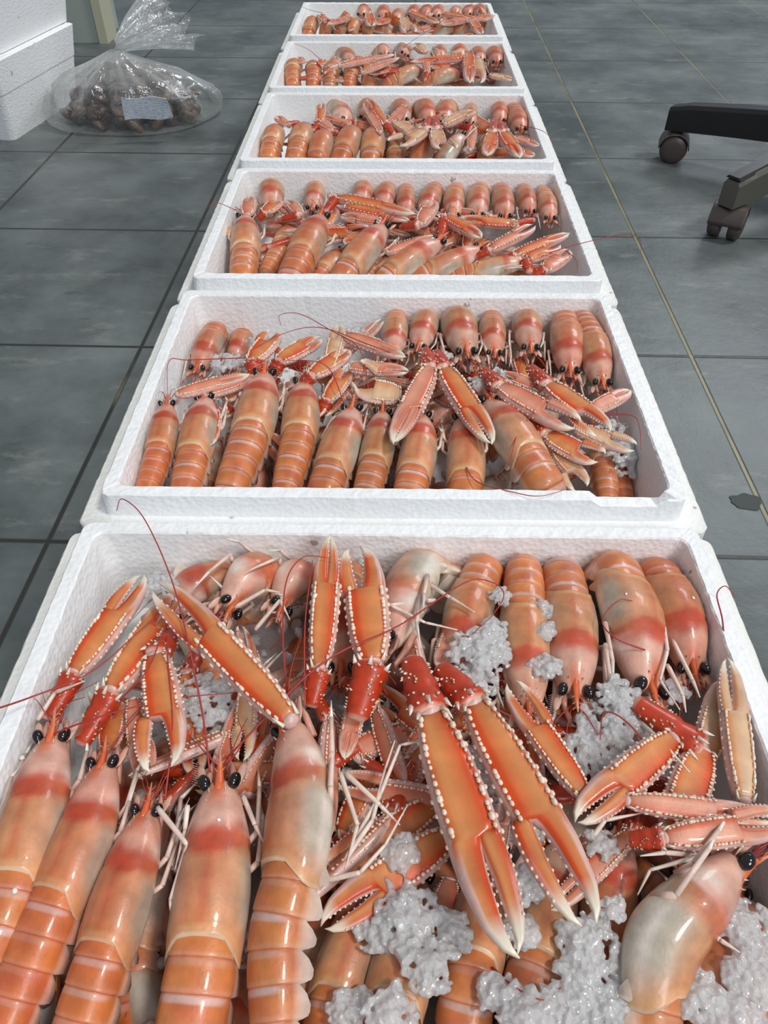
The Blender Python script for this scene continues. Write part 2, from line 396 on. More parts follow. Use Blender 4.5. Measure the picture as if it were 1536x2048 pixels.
class Lang: pass
LANGS = []
def langoustine(bi, pts, w, roll=0, tint='n', lod=2, legs=2, fan=True, label='', group=None, sub='langoustine', curl=1.0, eyes=True):
    """pts: world points from between the eyes to the tail, w: width in metres"""
    CL, AL = 2.12*w, 2.45*w
    pts = [clampbox(p, bi, w*.40) for p in pts]
    P = spline(pts, 80)
    seg = np.linalg.norm(np.diff(P, axis=0), axis=1); s = np.concatenate([[0], np.cumsum(seg)]); L = s[-1]
    T, U, S = frames(P, (0, 0, 1))
    if roll:
        a = math.radians(roll); T0 = T[0]; u0 = U[0]*math.cos(a) + S[0]*math.sin(a)
        T, U, S = frames(P, u0)
    tot = CL + AL
    if L > tot*1.0:
        k = min(L/tot, 1.18); CL *= k; AL *= k; tot = CL + AL
    if L < tot:   # curl the tail under the belly
        ext = tot - L; n = max(6, int(ext/(w*.08))); ds = ext/n; R = w*.62
        p, t, u = P[-1].copy(), T[-1].copy(), U[-1].copy(); add = []; tot_a = 0
        for i in range(n):
            da = curl*ds/R if tot_a < 2.7 else 0
            tot_a += da
            t, u = t*math.cos(da) - u*math.sin(da), u*math.cos(da) + t*math.sin(da)
            p = p + t*ds; q = clampbox(p, bi, w*.30); q[2] = min(max(q[2], .018+w*.25), BH); add.append(q)
        P = np.vstack([P, add])
    seg = np.linalg.norm(np.diff(P, axis=0), axis=1); keep = np.concatenate([[True], seg > 1e-6]); P = P[keep]
    # smooth once
    for _ in range(3): P[1:-1] = P[1:-1]*.5 + (P[:-2]+P[2:])*.25
    seg = np.linalg.norm(np.diff(P, axis=0), axis=1); s = np.concatenate([[0], np.cumsum(seg)])
    fac = s[-1]/tot
    u0 = np.array((0, 0, 1.)) if not roll else u0
    T, U, S = frames(P, u0)
    def fr(x):
        x = min(max(x*fac, 0), s[-1]-1e-9)
        out = [np.array([np.interp(x, s, A[:, k]) for k in range(3)]) for A in (P, T, U, S)]
        for q in out[1:]: q /= np.linalg.norm(q)
        return out
    tn = np.array(TINTS[tint]) * (1 + rng.uniform(-.05, .05))
    j1 = 1 + rng.uniform(-.04, .04)
    m = (12, 20, 30)[lod]
    th = np.array([2*math.pi*k/m for k in range(m)])       # 0 = dorsal
    ad = np.degrees(np.where(th > math.pi, 2*math.pi-th, th))   # 0 dorsal..180 ventral
    sgn = np.where(th > math.pi, -1., 1.)
    root = empty(sub, (0, 0, 0)); mid = fr(CL)[0]; org = np.array([mid[0], mid[1], max(.015, mid[2]-w*.45)]); root.location = org
    body = MB(); rings, cols = [], []
    # ---- carapace
    nt_ = (9, 16, 30)[lod]
    tt = np.concatenate([[0, .015], np.linspace(.05, .965, nt_), [.985, 1.0]])
    pw = ([0, .04, .12, .25, .42, .47, .52, .72, .9, 1], [.30, .44, .58, .74, .90, .90, .93, 1.0, .98, .90])
    ph_ = ([0, .04, .12, .25, .42, .47, .52, .72, .9, 1], [.26, .38, .52, .70, .86, .84, .90, .96, .92, .86])
    nz = rng.uniform(0, 100)
    for t in tt:
        p, T_, U_, S_ = fr(t*CL)
        hw = np.interp(t, *pw)*w/2; hh = np.interp(t, *ph_)*w/2*1.02
        x = np.abs(np.sin(th))**.88 * hw
        zt = np.cos(th); zz = np.where(zt > 0, zt*hh, zt*hh*.82)
        # keel and cervical groove
        zz = zz + np.where(ad < 9, .018*w*smooth(.05, .2, t)*(1 - t*.6), 0)
        gp = .455 + .07*np.cos(np.radians(ad))            # groove leans forward on the flanks
        g = np.exp(-((t-gp)/.012)**2); sc = 1 - .035*g*(ad < 120)
        if t >= .98: sc = sc*1.02
        ring = p + np.outer(x*sgn*sc, S_) + np.outer(zz*sc, U_) + np.outer(t**5*.30*w*smooth(25, 85, ad)*smooth(150, 125, ad), T_)
        rings.append(ring)
        dors = smooth(60, 20, ad)[:, None]; lat = (smooth(38, 72, ad)*smooth(150, 120, ad)*smooth(.5, .6, t)*smooth(1.0, .86, t))[:, None]*1.3
        wb = np.clip(.4+1.4*np.array([noise.noise(Vector((nz+9, t*2.2+math.cos(q), math.sin(q)*1.2))) for q in th]), 0, 1)[:, None]
        c = BEIGE*(1-dors*.35) + (ORANGE*.96)*dors*.35; c = c*(1-wb*.35) + SALMON*wb*.35
        c = c*(1-lat*.6) + GREYB*lat*.6
        wf = (smooth(78, 96, ad)*smooth(.45, .7, t))[:, None]*.7; c = c*(1-wf) + WHITE*wf
        if t > .52: c = c*(1 - .5*smooth(.80, .98, t)) + ORANGE*.5*smooth(.80, .98, t)
        if t < .42:
            c = PINK*.55 + PALE*.45 + 0*dors
            c = np.tile(c, (m, 1)) if c.ndim == 1 else c*np.ones((m, 1))
            k = (smooth(.30, .05, t)*smooth(22, 8, ad))[:, None]; c = c*(1-k) + ROST*k
            k = (smooth(.22, .34, t)*smooth(45, 80, ad)*.8)[:, None]; c = c*(1-k) + WHITE*k
        wob = np.array([noise.noise(Vector((nz, math.cos(q)*1.5, math.sin(q)*1.5))) for q in th])
        band = smooth(.31, .40, t + .07*wob)*smooth(gp+.045, gp-.01, t + .03*wob)*smooth(110, 78, ad)*(.62 if tint == 'p' else .92)
        band = band*(.85+.15*np.cos(th*3)); band = np.clip(band, 0, 1)[:, None]
        c = c*(1-band) + RED*band
        if t > .955: c = c*.3 + lin('e0a878')*.7
        if t > .985: c = c*.5 + CREAM*.5
        if t > .5: ml = (smooth(7, 1, ad)*.45*smooth(.98, .9, t))[:, None]; c = c*(1-ml) + RED*ml
        if t > .5: ml = (np.exp(-((ad-40)/5)**2)*.35*smooth(.98, .9, t))[:, None]; c = c*(1-ml) + PALE*ml
        v = smooth(115, 140, ad)[:, None]; c = c*(1-v) + CREAM*.85*v
        cols.append(c*tn)
    body.grid(np.array(rings), np.array(cols), True, True, True)
    # ---- abdomen, six overlapping rings
    hwS = [.83, .87, .86, .82, .77, .68, .60]
    us = [[0, .3, .95, 1], [0, .08, .2, .32, .6, .9, 1], [0, .03, .08, .15, .22, .30, .4, .6, .8, .9, .96, 1.0]][lod]
    cst = rng.uniform(.1, .85, 6); cst[0] *= .2; rings, cols = [], []
    lens = np.array([.13, .17, .17, .165, .16, .14]); lens = lens/lens.sum()*.90
    st = CL*.965; x0 = st
    for k in range(6):
        sl = lens[k]*AL
        for u in us:
            p, T_, U_, S_ = fr(x0 + u*sl)
            hb = np.interp(u, [0, 1], [hwS[k], hwS[k+1]])*w/2
            pr = np.interp(u, [0, .08, .3, .6, .9, .96, 1], [.958, .985, 1.0, 1.01, 1.01, 1.003, .968])
            hw = hb*pr; hh = hb*pr*.93
            x = np.abs(np.sin(th))**.85*hw; zt = np.cos(th); zz = np.where(zt > 0, zt*hh, zt*hh*.62)
            tooth = np.interp(u, [0, .25, .7, .92, 1], [.0, .55, 1.0, .75, .15])
            pl = np.exp(-((ad-112)/13)**2)*tooth
            x = x + pl*hw*.15; zz = zz - pl*hw*.52
            rings.append(p + np.outer(x*sgn, S_) + np.outer(zz, U_))
            wob = np.array([noise.noise(Vector((nz+k*1.7, u*1.2+math.cos(q)*1.1, math.sin(q)*1.1))) for q in th])
            sm_ = np.clip(.35+1.3*wob, 0, 1)[:, None]; c = ORANGE*(1-sm_*.75) + SALMON*sm_*.75
            e = np.interp(u, [0, .1, .3, .78, .86, .93, .97, 1], [.2, .1, 0, 0, .35, .55, .3, .1])
            c = c*(1-e*.6) + PALE*e*.6
            cres = (smooth(.30, .22, u + .10*(1-np.cos(np.radians(ad))))*smooth(72, 50, ad)*cst[k]*smooth(.0, .05, u))[:, None]; c = c*(1-cres) + lin('dcc0ba')*cres
            e2 = np.interp(u, [0, .02, .05, 1], [.6, .3, 0, 0]); c = c*(1-e2) + RED*e2
            cr = (np.exp(-((ad-0)/22)**2)*.18*np.sin(u*3.1))[:, None]; c = c*(1-cr) + RED*cr
            v = smooth(84, 108, ad)[:, None]*.85; c = c*(1-v) + WHITE*.96*v
            cols.append(c*tn*j1)
        x0 += sl
    body.grid(np.array(rings), np.array(cols), True, True, True)
    # rostrum, a toothed spike, merged with the shell
    p_h, T_h, U_h, S_h = fr(.02*CL); F = -T_h; T_, U_, S_ = T_h, U_h, S_h
    def hp(f_, s_, u_): return p_h + F*f_*w + S_h*s_*w + U_h*u_*w
    body.tube([hp(-.25, 0, .20), hp(0, 0, .155), hp(.2, 0, .16), hp(.48, 0, .24)], np.array([.065, .075, .05, .006])*w,
              np.array([ROST, ROST, ROST, PALE])*tn, 6)
    if lod > 0:
        for sd in (-1, 1):
            for q in (.12, .24, .34): body.tube([hp(q, 0, .17+.03*q), hp(q+.09, sd*.085, .21)], np.array([.024, .004])*w, ROST*tn, 4)
            body.tube([hp(-.05, sd*.19, .07), hp(.16, sd*.21, .1)], np.array([.045, .006])*w, PALE*tn, 5)
            if lod > 1:
                for q in (.12, .28, .44): body.tube([hp(-.05-q, sd*(.10+.12*q), .22+.13*q), hp(.0-q, sd*(.10+.12*q), .27+.13*q)], np.array([.02, .003])*w, PALE*tn, 4)
    body.build('body', M_SHELL, root, org)
    # ---- tail fan
    if fan:
        e, T_, U_, S_ = fr(tot*.985); fm = MB()
        for k, (an, ln, wd) in enumerate([(0, .62, .17), (-24, .66, .19), (24, .66, .19), (-48, .62, .19), (48, .62, .19)]):
            a = math.radians(an); d = T_*math.cos(a) + S_*math.sin(a); sd = np.cross(U_, d)
            base = e - T_*w*.10 + S_*math.sin(a)*w*.22 - U_*abs(an)*.0008*w
            if lod == 2:
                R, Cc = [], []
                for q in np.linspace(0, 1, 7):
                    wq = wd*w*np.interp(q, [0, .25, .7, .93, 1], [.45, .8, 1, .75, .45])
                    rr = [base + d*q*ln*w + sd*wq*math.cos(b_) + U_*.018*w*math.sin(b_) for b_ in np.linspace(0, 2*math.pi, 10, endpoint=False)]
                    R.append(rr); Cc.append(np.tile(((ORANGE if q < .8 else PALE)*tn), (10, 1)))
                fm.grid(np.array(R), np.array(Cc), True, True, True)
                for q in np.linspace(-.8, .8, 7):
                    a_ = base + d*ln*w*.97 + sd*wd*w*q*.6; fm.tube([a_, a_ + d*.09*w + sd*q*.03*w], [.008*w, .002*w], CREAM, 3)
            else:
                fm.blob(base + d*ln*w*.5, (d*ln*w*.5, sd*wd*w, U_*.02*w), ORANGE*tn, 8, 4)
        fm.build('tail_fan', M_SHELL, root, org)
    # ---- eyes
    T_, U_, S_ = T_h, U_h, S_h
    if eyes:
        for sd in (-1, 1):
            em = MB(); c0 = hp(.02, sd*.21, .14)
            em.blob(c0, ((F*.85+S_*sd*.35)*.14*w, (S_*sd*.6-F*.25)*.135*w, U_*.105*w), (0.02, .02, .02), 14, 9)
            em.build('eye', M_EYE, root, org)
    # ---- mouthparts: antennal scales, stalks and the hairy jaw legs
    if lod > 0:
        mm = MB()
        for sd in (-1, 1):
            mm.tube([hp(-.05, sd*.12, -.02), hp(.18, sd*.17, .0), hp(.34, sd*.15, .03)], np.array([.06, .055, .03])*w, PINK*tn, 6)
            mm.blob(hp(.17, sd*.27, .01), ((F+S_*sd*.25)*.21*w, S_*.07*w, U_*.02*w), PALE*tn, 8, 5)
            mm.tube([hp(-.2, sd*.16, -.25), hp(.15, sd*.13, -.20), hp(.40, sd*.07, -.12), hp(.52, sd*.05, -.16)], np.array([.06, .055, .045, .012])*w, PINK*.9, 6)
            if lod > 1:
                for q in np.linspace(0, 1, 10):
                    b0 = hp(.05+.33*q, sd*(.33+.03*q), .01); mm.tube([b0, b0 + (S_*sd*.10+F*.05)*w], [.006*w, .002*w], PALE, 3)
        mm.build('mouthparts', M_LEG, root, org)
        am = MB()
        for sd in (-1, 1):
            for q in range(2):
                b0 = hp(.28, sd*(.06+.02*q), .08); L_ = rng.uniform(.5, 1.1)
                am.tube(spline([b0, b0 + (F*.5*L_ + S_*sd*rng.uniform(.05, .3) + U_*rng.uniform(-.05, .15))*w, b0 + (F*L_ + S_*sd*rng.uniform(.1, .6) - U_*rng.uniform(0, .3))*w], 8),
                        np.linspace(.014, .005, len(spline([b0]*3, 8)))*w, RED, 4)
        am.build('antennules', M_ANT, root, org)
    # ---- walking legs tucked along the flank
    if legs:
        for sd in (-1, 1):
            for q in range(legs):
                lm = MB(); pb, T1, U1, S1 = fr(CL*(.42+.2*q)); a0 = pb - U1*.28*w + S1*sd*.30*w
                o1 = pb - U1*rng.uniform(.0, .16)*w + S1*sd*w*rng.uniform(.52, .60) - T1*w*.15
                o2 = o1 - T1*w*rng.uniform(.5, .75) + S1*sd*w*rng.uniform(-.06, .04) - U1*w*.06
                o3 = o2 - T1*w*rng.uniform(.25, .5) - S1*sd*w*rng.uniform(.0, .2) - U1*w*rng.uniform(.05, .2)
                pp = [clampbox(z_, bi, .002) for z_ in (a0, o1, o2, o3)]
                lm.tube([pp[0], pp[1]], np.array([.05, .042])*w, PINK*.5+WHITE*.5, 6)
                lm.tube([pp[1], pp[2]], np.array([.045, .033])*w, PINK*.4+WHITE*.6, 6)
                lm.tube([pp[2], pp[3]], np.array([.034, .008])*w, WHITE, 5)
                lm.build('walking_leg', M_LEG, root, org)
    tag(root, label, 'langoustine', group)
    r = Lang(); r.root = root; r.org = org; r.head = hp(0, 0, 0); r.bi = bi; r.n = 0; r.w = w; r.F = F; r.fr = fr; r.S = S_; r.U = U_; r.CL = CL
    LANGS.append(r); return r

# ---- claws: shared meshes, length 1 along +X
def claw_meshes(mirror, opening, tone, lo=False):
    """palm with its fixed finger, and the movable finger"""
    face = {'o': lin('dd6420'), 'p': lin('dc8a66'), 'c': lin('d8ad86')}[tone]
    mid = {'o': lin('d39258'), 'p': lin('db9a80'), 'c': lin('dcbc98')}[tone]
    edge = {'o': lin('d04208'), 'p': lin('cf6444'), 'c': lin('d08a58')}[tone]
    side = lin('e3bcb4'); under = lin('e9d9c6'); tip = lin('f3e8d4'); tub = lin('f6dfc8')
    sg = -1. if mirror else 1.; m = 10 if lo else 22
    th = np.linspace(0, 2*math.pi, m, endpoint=False)
    def prof(cx, cy, cz, hw, ht, dirx=0.):
        ct, sn = np.cos(th), np.sin(th)
        y = np.sign(ct)*np.abs(ct)**.55*hw*(1 - .20*np.clip(sn*1.3, 0, 1)); z = np.sign(sn)*np.abs(sn)**.6*ht
        z = z - np.where(sn > .3, (1-np.abs(y)/hw)*ht*.22, 0)       # shallow channel between the ridges
        P = np.stack([np.full(m, cx), cy + y, cz + z], 1); P[:, 1] *= sg; return P
    def cols(x, hwq, tipk, sidek=0., sidey=1.):
        ct, sn = np.cos(th), np.sin(th); c = np.zeros((m, 3))
        for k in range(m):
            if sn[k] > .30:
                e = np.sign(ct[k])*abs(ct[k])**.55; q_ = smooth(.05, .6, e) if e > 0 else .55*smooth(.55, .9, -e)
                c[k] = mid*(1-q_) + edge*q_; c[k] = c[k]*.8 + face*.2
                if sidek > 0 and e*sidey > .35: c[k] = c[k]*(1-sidek) + side*sidek
            elif sn[k] > -.35: c[k] = side
            else: c[k] = under
        return c*(1-tipk) + tip*tipk
    W = .105; T = .062
    pb = MB(); R, C = [], []
    for x in np.linspace(0, .56, 7 if lo else 14):
        hw = W*np.interp(x, [0, .02, .08, .2, .4, .56], [.45, .60, .74, .92, 1.0, .98]); ht = T*np.interp(x, [0, .03, .15, .5], [.6, .8, 1, .95])
        R.append(prof(x, .0, 0, hw, ht)); C.append(cols(x, hw, .0))
    for x in np.linspace(.58, 1.0, 6 if lo else 12):
        q = (x-.58)/.42
        cy = -W*np.interp(q, [0, .06, .3, .7, .9, 1], [.36, .42, .48, .40, .20, -.06]); hw = W*np.interp(q, [0, .06, .3, .7, .9, 1], [.62, .57, .50, .34, .18, .03])
        ht = T*np.interp(q, [0, .5, .9, 1], [.85, .62, .3, .08])
        R.append(prof(x, cy, 0, hw, ht)); C.append(cols(x, hw, smooth(.62, .88, q), .85*smooth(.0, .3, q), -1.))
    pb.grid(np.array(R), np.array(C), True, True, True)
    def tubr(mb, x, y, z, s, up=1, col_=None):
        mb.blob((x, y*sg, z), ((s*1.5, 0, 0), (0, s, 0), (s*.4, 0, s*1.1*up)), tub if col_ is None else col_, 5 if lo else 6, 3 if lo else 4)
    n_t = 10 if lo else 17
    for k in range(n_t):
        x = .04 + .52*k/(n_t-1) + random.uniform(-.006, .006); hw = W*np.interp(x, [0, .08, .2, .4, .56], [.5, .74, .92, 1.0, .98])
        s = random.uniform(.0085, .013)
        for yy, zz in ((-hw*.76, T*.80), (hw*.76, T*.80)): tubr(pb, x + random.uniform(-.008, .008), yy, zz, s*random.uniform(.75, 1.15))
        if not lo and k % 2 == 0:
            tubr(pb, x+.01, -hw*.99, T*.05, s*.9); tubr(pb, x+.01, hw*.99, T*.05, s*.9)
    for k in range(5 if lo else 10):
        q = k/9.; x = .60 + .3*q; tubr(pb, x, -W*np.interp(q, [0, .3, .7, 1], [.80, .86, .66, .4]), T*.42*(1-.4*q), .0075*(1-.4*q))
    for k in range(4 if lo else 9):   # teeth on the inner edge of the fixed finger
        q = .12+.7*k/8.; x = .58 + .42*q
        cy = -W*np.interp(q, [0, .06, .3, .7, .9, 1], [.36, .42, .48, .40, .20, -.06]); hw = W*np.interp(q, [0, .06, .3, .7, .9, 1], [.62, .57, .50, .34, .18, .03])
        tubr(pb, x, cy + hw*1.0, 0, .008*random.uniform(.6, 1.3), 1, tip)
    # collar at the wrist
    pb.blob((-.005, 0, 0), ((.03, 0, 0), (0, W*.5, 0), (0, 0, T*.75)), side, 8, 5)
    for yy in (-1, 1): pb.tube([(-.01, yy*W*.45, T*.4), (.035, yy*W*.62*1.0, T*.95)], [.014, .003], tip, 5)
    pm = pb.mesh('claw', M_CLAW)
    # movable finger, hinge at (.56, +.45W)
    db = MB(); R, C = [], []
    for q in np.linspace(0, 1, 7 if lo else 13):
        x = q*.43; cy = W*np.interp(q, [0, .1, .4, .75, .92, 1], [0, .02, .05, -.06, -.20, -.40])
        hw = W*np.interp(q, [0, .06, .3, .7, .9, 1], [.36, .44, .42, .30, .16, .02]); ht = T*np.interp(q, [0, .5, .9, 1], [.8, .58, .28, .06])
        R.append(prof(x, cy, 0, hw, ht)); C.append(cols(x, hw, smooth(.6, .88, q), .5*smooth(.2, .6, q), 1.))
    P = np.array(R); a = opening*.9 - .035; ca, sa = math.cos(a), math.sin(a)
    def place(P):
        Q = P.copy(); y = Q[..., 1]*sg; x = Q[..., 0]
        Q[..., 0] = .555 + x*ca - y*sa; Q[..., 1] = (W*.46 + x*sa + y*ca)*sg; return Q
    db.grid(place(P), np.array(C), True, True, True)
    for k in range(5 if lo else 10):
        q = k/9.; c = place(np.array([[.02+.30*q, sg*W*np.interp(q, [0, .3, .7, 1], [.36, .44, .34, .16]), T*.45*(1-.4*q)]]))[0]
        db.blob(c, ((.010, 0, 0), (0, .007, 0), (0, 0, .008)), tub, 5, 3)
    for k in range(4 if lo else 8):
        q = .1+.7*k/7.; cy = W*np.interp(q, [0, .1, .4, .75, .92, 1], [0, .02, .05, -.06, -.20, -.40]); hw = W*np.interp(q, [0, .06, .3, .7, .9, 1], [.36, .44, .42, .30, .16, .02])
        c = place(np.array([[q*.43, sg*(cy-hw), 0]]))[0]; db.blob(c, ((.009, 0, 0), (0, .007, 0), (0, 0, .008)), tip, 5, 3)
    return pm, db.mesh('movable_finger', M_CLAW)
CLAWS = {}
def claw_get(mirror, opening, tone, lo):
    k = (mirror, round(opening, 2), tone, lo)
    if k not in CLAWS: CLAWS[k] = claw_meshes(mirror, opening, tone, lo)
    return CLAWS[k]
def arm_mesh(lo=False):
    """merus and wrist of the claw arm: deep red with pale spines, length 1 along +X"""
    b = MB(); R, C = [], []; m = 8 if lo else 14
    th = np.linspace(0, 2*math.pi, m, endpoint=False)
    for x in np.linspace(0, 1, 7 if lo else 15):
        r = np.interp(x, [0, .06, .3, .60, .66, .72, .90, 1], [.10, .16, .19, .24, .20, .24, .27, .17])
        R.append(np.stack([np.full(m, x), np.cos(th)*r, np.sin(th)*r*.8], 1))
        k = smooth(.93, 1.0, x) + smooth(.08, .0, x); u = smooth(-.2, -.7, np.sin(th))[:, None]
        c = (DEEP*(1-u) + lin('e2a898')*u); C.append(c*(1-k) + lin('eec2ae')*k)
    b.grid(np.array(R), np.array(C), True, True, True)
    for k in range(8 if lo else 26):
        a = random.uniform(-.3, math.pi+.3); x = random.uniform(.1, .92); r = np.interp(x, [0, .06, .3, .60, .66, .72, .90, 1], [.10, .16, .19, .24, .20, .24, .27, .17])
        s = random.uniform(.016, .034); p = np.array((x, math.cos(a)*r, math.sin(a)*r*.8)); n = np.array((.5, math.cos(a), math.sin(a)))
        b.tube([p, p+n*s*.9, p+n*s*1.6], [s*.8, s*.5, .002], [lin('f3b08a'), CREAM, WHITE], 5)
    for a in (.5, 1.6, 2.7, -.4): b.tube([(.88, math.cos(a)*.24, math.sin(a)*.2), (1.02, math.cos(a)*.30, math.sin(a)*.25)], [.045, .006], WHITE, 5)
    return b.mesh('claw_arm', M_CLAW)
ARM = {True: arm_mesh(True), False: arm_mesh(False)}

def basis(a, b, up, roll):
    a, b = Vector(tuple(a)), Vector(tuple(b)); x = (b-a).normalized(); u = Vector(up)
    z = (u - x*u.dot(x)).normalized(); y = z.cross(x)
    if roll:
        r = math.radians(roll); z, y = z*math.cos(r) + y*math.sin(r), y*math.cos(r) - z*math.sin(r)
    return Matrix(((x.x, y.x, z.x, a.x), (x.y, y.y, z.y, a.y), (x.z, y.z, z.z, a.z), (0, 0, 0, 1)))
def put(me, name, M, parent, scale):
    o = bpy.data.objects.new(name, me); col.objects.link(o); o.parent = parent
    base = parent.matrix_world.copy() if parent.parent else Matrix.Translation(parent.location)
    o.matrix_local = base.inverted() @ M @ Matrix.Diagonal((*scale, 1)); return o
def add_claw(bi, base, tip, width, elbow=None, mirror=False, opening=.12, tone='o', roll=0, lo=False):
    b, t = Vector(base), Vector(tip); L = (t-b).length
    ref = np.array(tuple(Vector(elbow) if elbow is not None else b))
    cand = [l for l in LANGS if l.bi == bi and l.n < 2]
    if not cand: cand = [l for l in LANGS if l.bi == bi]
    l = min(cand, key=lambda q: np.linalg.norm(q.head - ref) + q.n*.01); l.n += 1
    pm, dm = claw_get(mirror, opening, tone, lo)
    k = width/(.21*L)
    M = basis(b, t, (0, -.25, 1), roll)
    o = put(pm, 'claw', M, l.root, (L, L*k, L*min(k, 1.25)))
    f = bpy.data.objects.new('movable_finger', dm); col.objects.link(f); f.parent = o
    if elbow is not None:
        e = Vector(elbow); La = (b-e).length; wa = width*.78/.5/La
        put(ARM[lo], 'claw_arm', basis(e, b, (0, 0, 1), roll), l.root, (La, La*wa, La*wa))
    return l
def antenna(bi, pts, r=.0007):
    ref = np.array(tuple(pts[0])); l = min([q for q in LANGS if q.bi == bi], key=lambda q: np.linalg.norm(q.head-ref))
    m = MB(); P = spline(pts, 48); m.tube(P, np.linspace(r, r*.45, len(P)), lin('a8342c'), 5)
    m.build('antenna', M_ANT, l.root, l.org)

# ------------------------------------------------------------------ the catch
ORD = ['leftmost', 'second', 'third', 'fourth', 'fifth', 'sixth', 'seventh', 'eighth', 'ninth', 'tenth', 'eleventh', 'twelfth']
TW = {'o': 'bright orange', 'd': 'deep salmon', 'p': 'pale cream', 'n': 'peach orange', 'r': 'reddish pink', 'g': 'dull beige'}
def row(bi, rowname, facing, items, lod, legs=2, zs=(.086, .086, .074), group=None):
    n = len(items)
    for k, it in enumerate(items):
        pts, wpx = it[0], it[1]; o = it[2] if len(it) > 2 else {}
        z = o.get('z', zs)
        zz = np.interp(np.linspace(0, 1, len(pts)), np.linspace(0, 1, len(z)), z)
        if rowname == 'back row' and bi >= 2:
            dy = (0, 0, 16, 11, 7, 5)[bi]; pts = [(x, y + dy*f_) for (x, y), f_ in zip(pts, (1, .6, .1))]
        P = [at(x, y, q) for (x, y), q in zip(pts, zz)]
        w = wpx*mpp(P[len(P)//2])
        if bi >= 3 and rowname == 'front row':
            d0 = (P[0]-P[-1]).normalized(); P[0] = P[0] + d0*w*.55; P[0].z -= .010; P[1] = P[1] + d0*w*.35
        if rowname == 'back row' and (bi >= 2 or (bi == 0 and k <= 2)): o = dict(o, fan=False)
        tint = o.get('t', 'n')
        place = ('leftmost' if k == 0 else 'rightmost' if k == n-1 else ORD[k]+' from the left')
        look = o.get('look', '%s langoustine' % TW[tint])
        lab = o.get('lab', '%s, %s in the %s, %s' % (look, place, rowname, where[bi]))
        lab = lab.replace('langoustine , ', 'langoustine, ')
        langoustine(bi, P, w, roll=o.get('roll', 0), tint=tint, lod=o.get('lod', lod), legs=o.get('legs', legs), label=lab,
                    group=group or 'langoustines in the %s' % where[bi], curl=o.get('curl', 1.0), fan=o.get('fan', True))
def claws(bi, L, lo=False):
    """(bx,by,bz, tx,ty,tz, width px, options); heights in mm above the floor"""
    for c in L:
        bx, by, bz, tx, ty, tz, wp = c[:7]; o = c[7] if len(c) > 7 else {}
        b, t = at(bx, by, bz/1000), at(tx, ty, tz/1000)
        e = at(o['e'][0], o['e'][1], o['e'][2]/1000) if 'e' in o else None
        add_claw(bi, b, t, wp*mpp(b), e, o.get('m', 0), o.get('op', .06), o.get('t', 'o'), o.get('r', 0), lo)
def ants(bi, L, r=.0007):
    for a in L: antenna(bi, [at(x, y, z/1000) for x, y, z in a], r)
def underlayer(bi, n, lod, z=.040):
    cx, cy, _ = BOXES[bi]
    for k in range(n):
        a = rng.uniform(0, 2*math.pi); w = rng.uniform(.028, .034)
        x = cx - .17 + .34*((k*.618) % 1.0); y = cy - (.15 if bi == 0 else .13) + (.27 if bi == 0 else .24)*((k*.414+.2) % 1.0)
        d = np.array((math.cos(a), math.sin(a)))*.05; z_ = z + rng.uniform(-.006, .008)
        langoustine(bi, [(x-d[0], y-d[1], z_), (x, y, z_+.003), (x+d[0], y+d[1], z_)], w, roll=rng.choice([0, 60, -60, 100]), tint='drrn'[k % 4], lod=lod, legs=2,
                    label='%s langoustine half buried beneath the others, %s %s of the %s' % (['deep salmon', 'salmon', 'reddish pink', 'peach orange'][k % 4], ('back' if y > cy+.04 else 'front' if y < cy-.05 else 'middle'), ('left' if x < cx-.07 else 'right' if x > cx+.07 else 'centre'), where[bi]), group='bottom layer langoustines in the %s' % where[bi])

# ---- nearest box
underlayer(0, 32, 1)
row(0, 'front row', 'lying head up', [
    ([(108, 1478), (72, 1620), (20, 1800), (-70, 2000)], 142, {'t': 'n'}),
    ([(212, 1530), (165, 1690), (95, 1850), (10, 2050)], 132, {'t': 'r', 'roll': 12}),
    ([(298, 1625), (262, 1740), (212, 1900), (150, 2080)], 128, {'t': 'd', 'roll': 8}),
    ([(442, 1570), (432, 1710), (412, 1880), (375, 2090)], 160, {'t': 'n'}),
    ([(583, 1450), (605, 1580), (590, 1740), (560, 1880), (555, 2080)], 150, {'roll': 52, 't': 'n', 'z': (.104, .102, .098, .092, .085), 'lab': 'large peach langoustine with grey flank and white tail lobes, bottom centre of nearest box'}),
    ([(745, 1760), (705, 1890), (672, 1990), (650, 2100)], 120, {'t': 'p', 'z': (.055, .06, .06, .055), 'legs': 0}),
    ([(835, 1760), (815, 1880), (790, 2000), (770, 2110)], 135, {'t': 'n', 'z': (.052, .062, .066, .06), 'legs': 0}),
    ([(985, 1700), (965, 1830), (940, 1960), (920, 2090)], 128, {'t': 'n', 'z': (.052, .062, .068, .06), 'legs': 0}),
    ([(1120, 1690), (1095, 1830), (1060, 1970), (1040, 2090)], 125, {'t': 'g', 'z': (.058, .066, .068, .06), 'legs': 0}),
    ([(1238, 1655), (1222, 1790), (1190, 1930), (1180, 2060)], 112, {'t': 'r', 'z': (.075, .066, .056, .05), 'legs': 0}),
    ([(1470, 1722), (1385, 1805), (1320, 1880), (1300, 1970), (1290, 2090)], 162, {'roll': -78, 't': 'p', 'z': (.088, .088, .084, .078, .07), 'legs': 2,
      'lab': 'cream langoustine lying on its side, big oval flank, lower right of nearest box'}),
    ([(1400, 1790), (1425, 1900), (1430, 2000), (1420, 2100)], 125, {'t': 'n', 'z': (.048, .06, .066, .06), 'legs': 0}),
    ([(1590, 1800), (1530, 1900), (1525, 2000), (1530, 2100)], 115, {'t': 'p', 'z': (.045, .055, .06, .055), 'legs': 0}),
], 2, zs=(.094, .094, .09, .082))
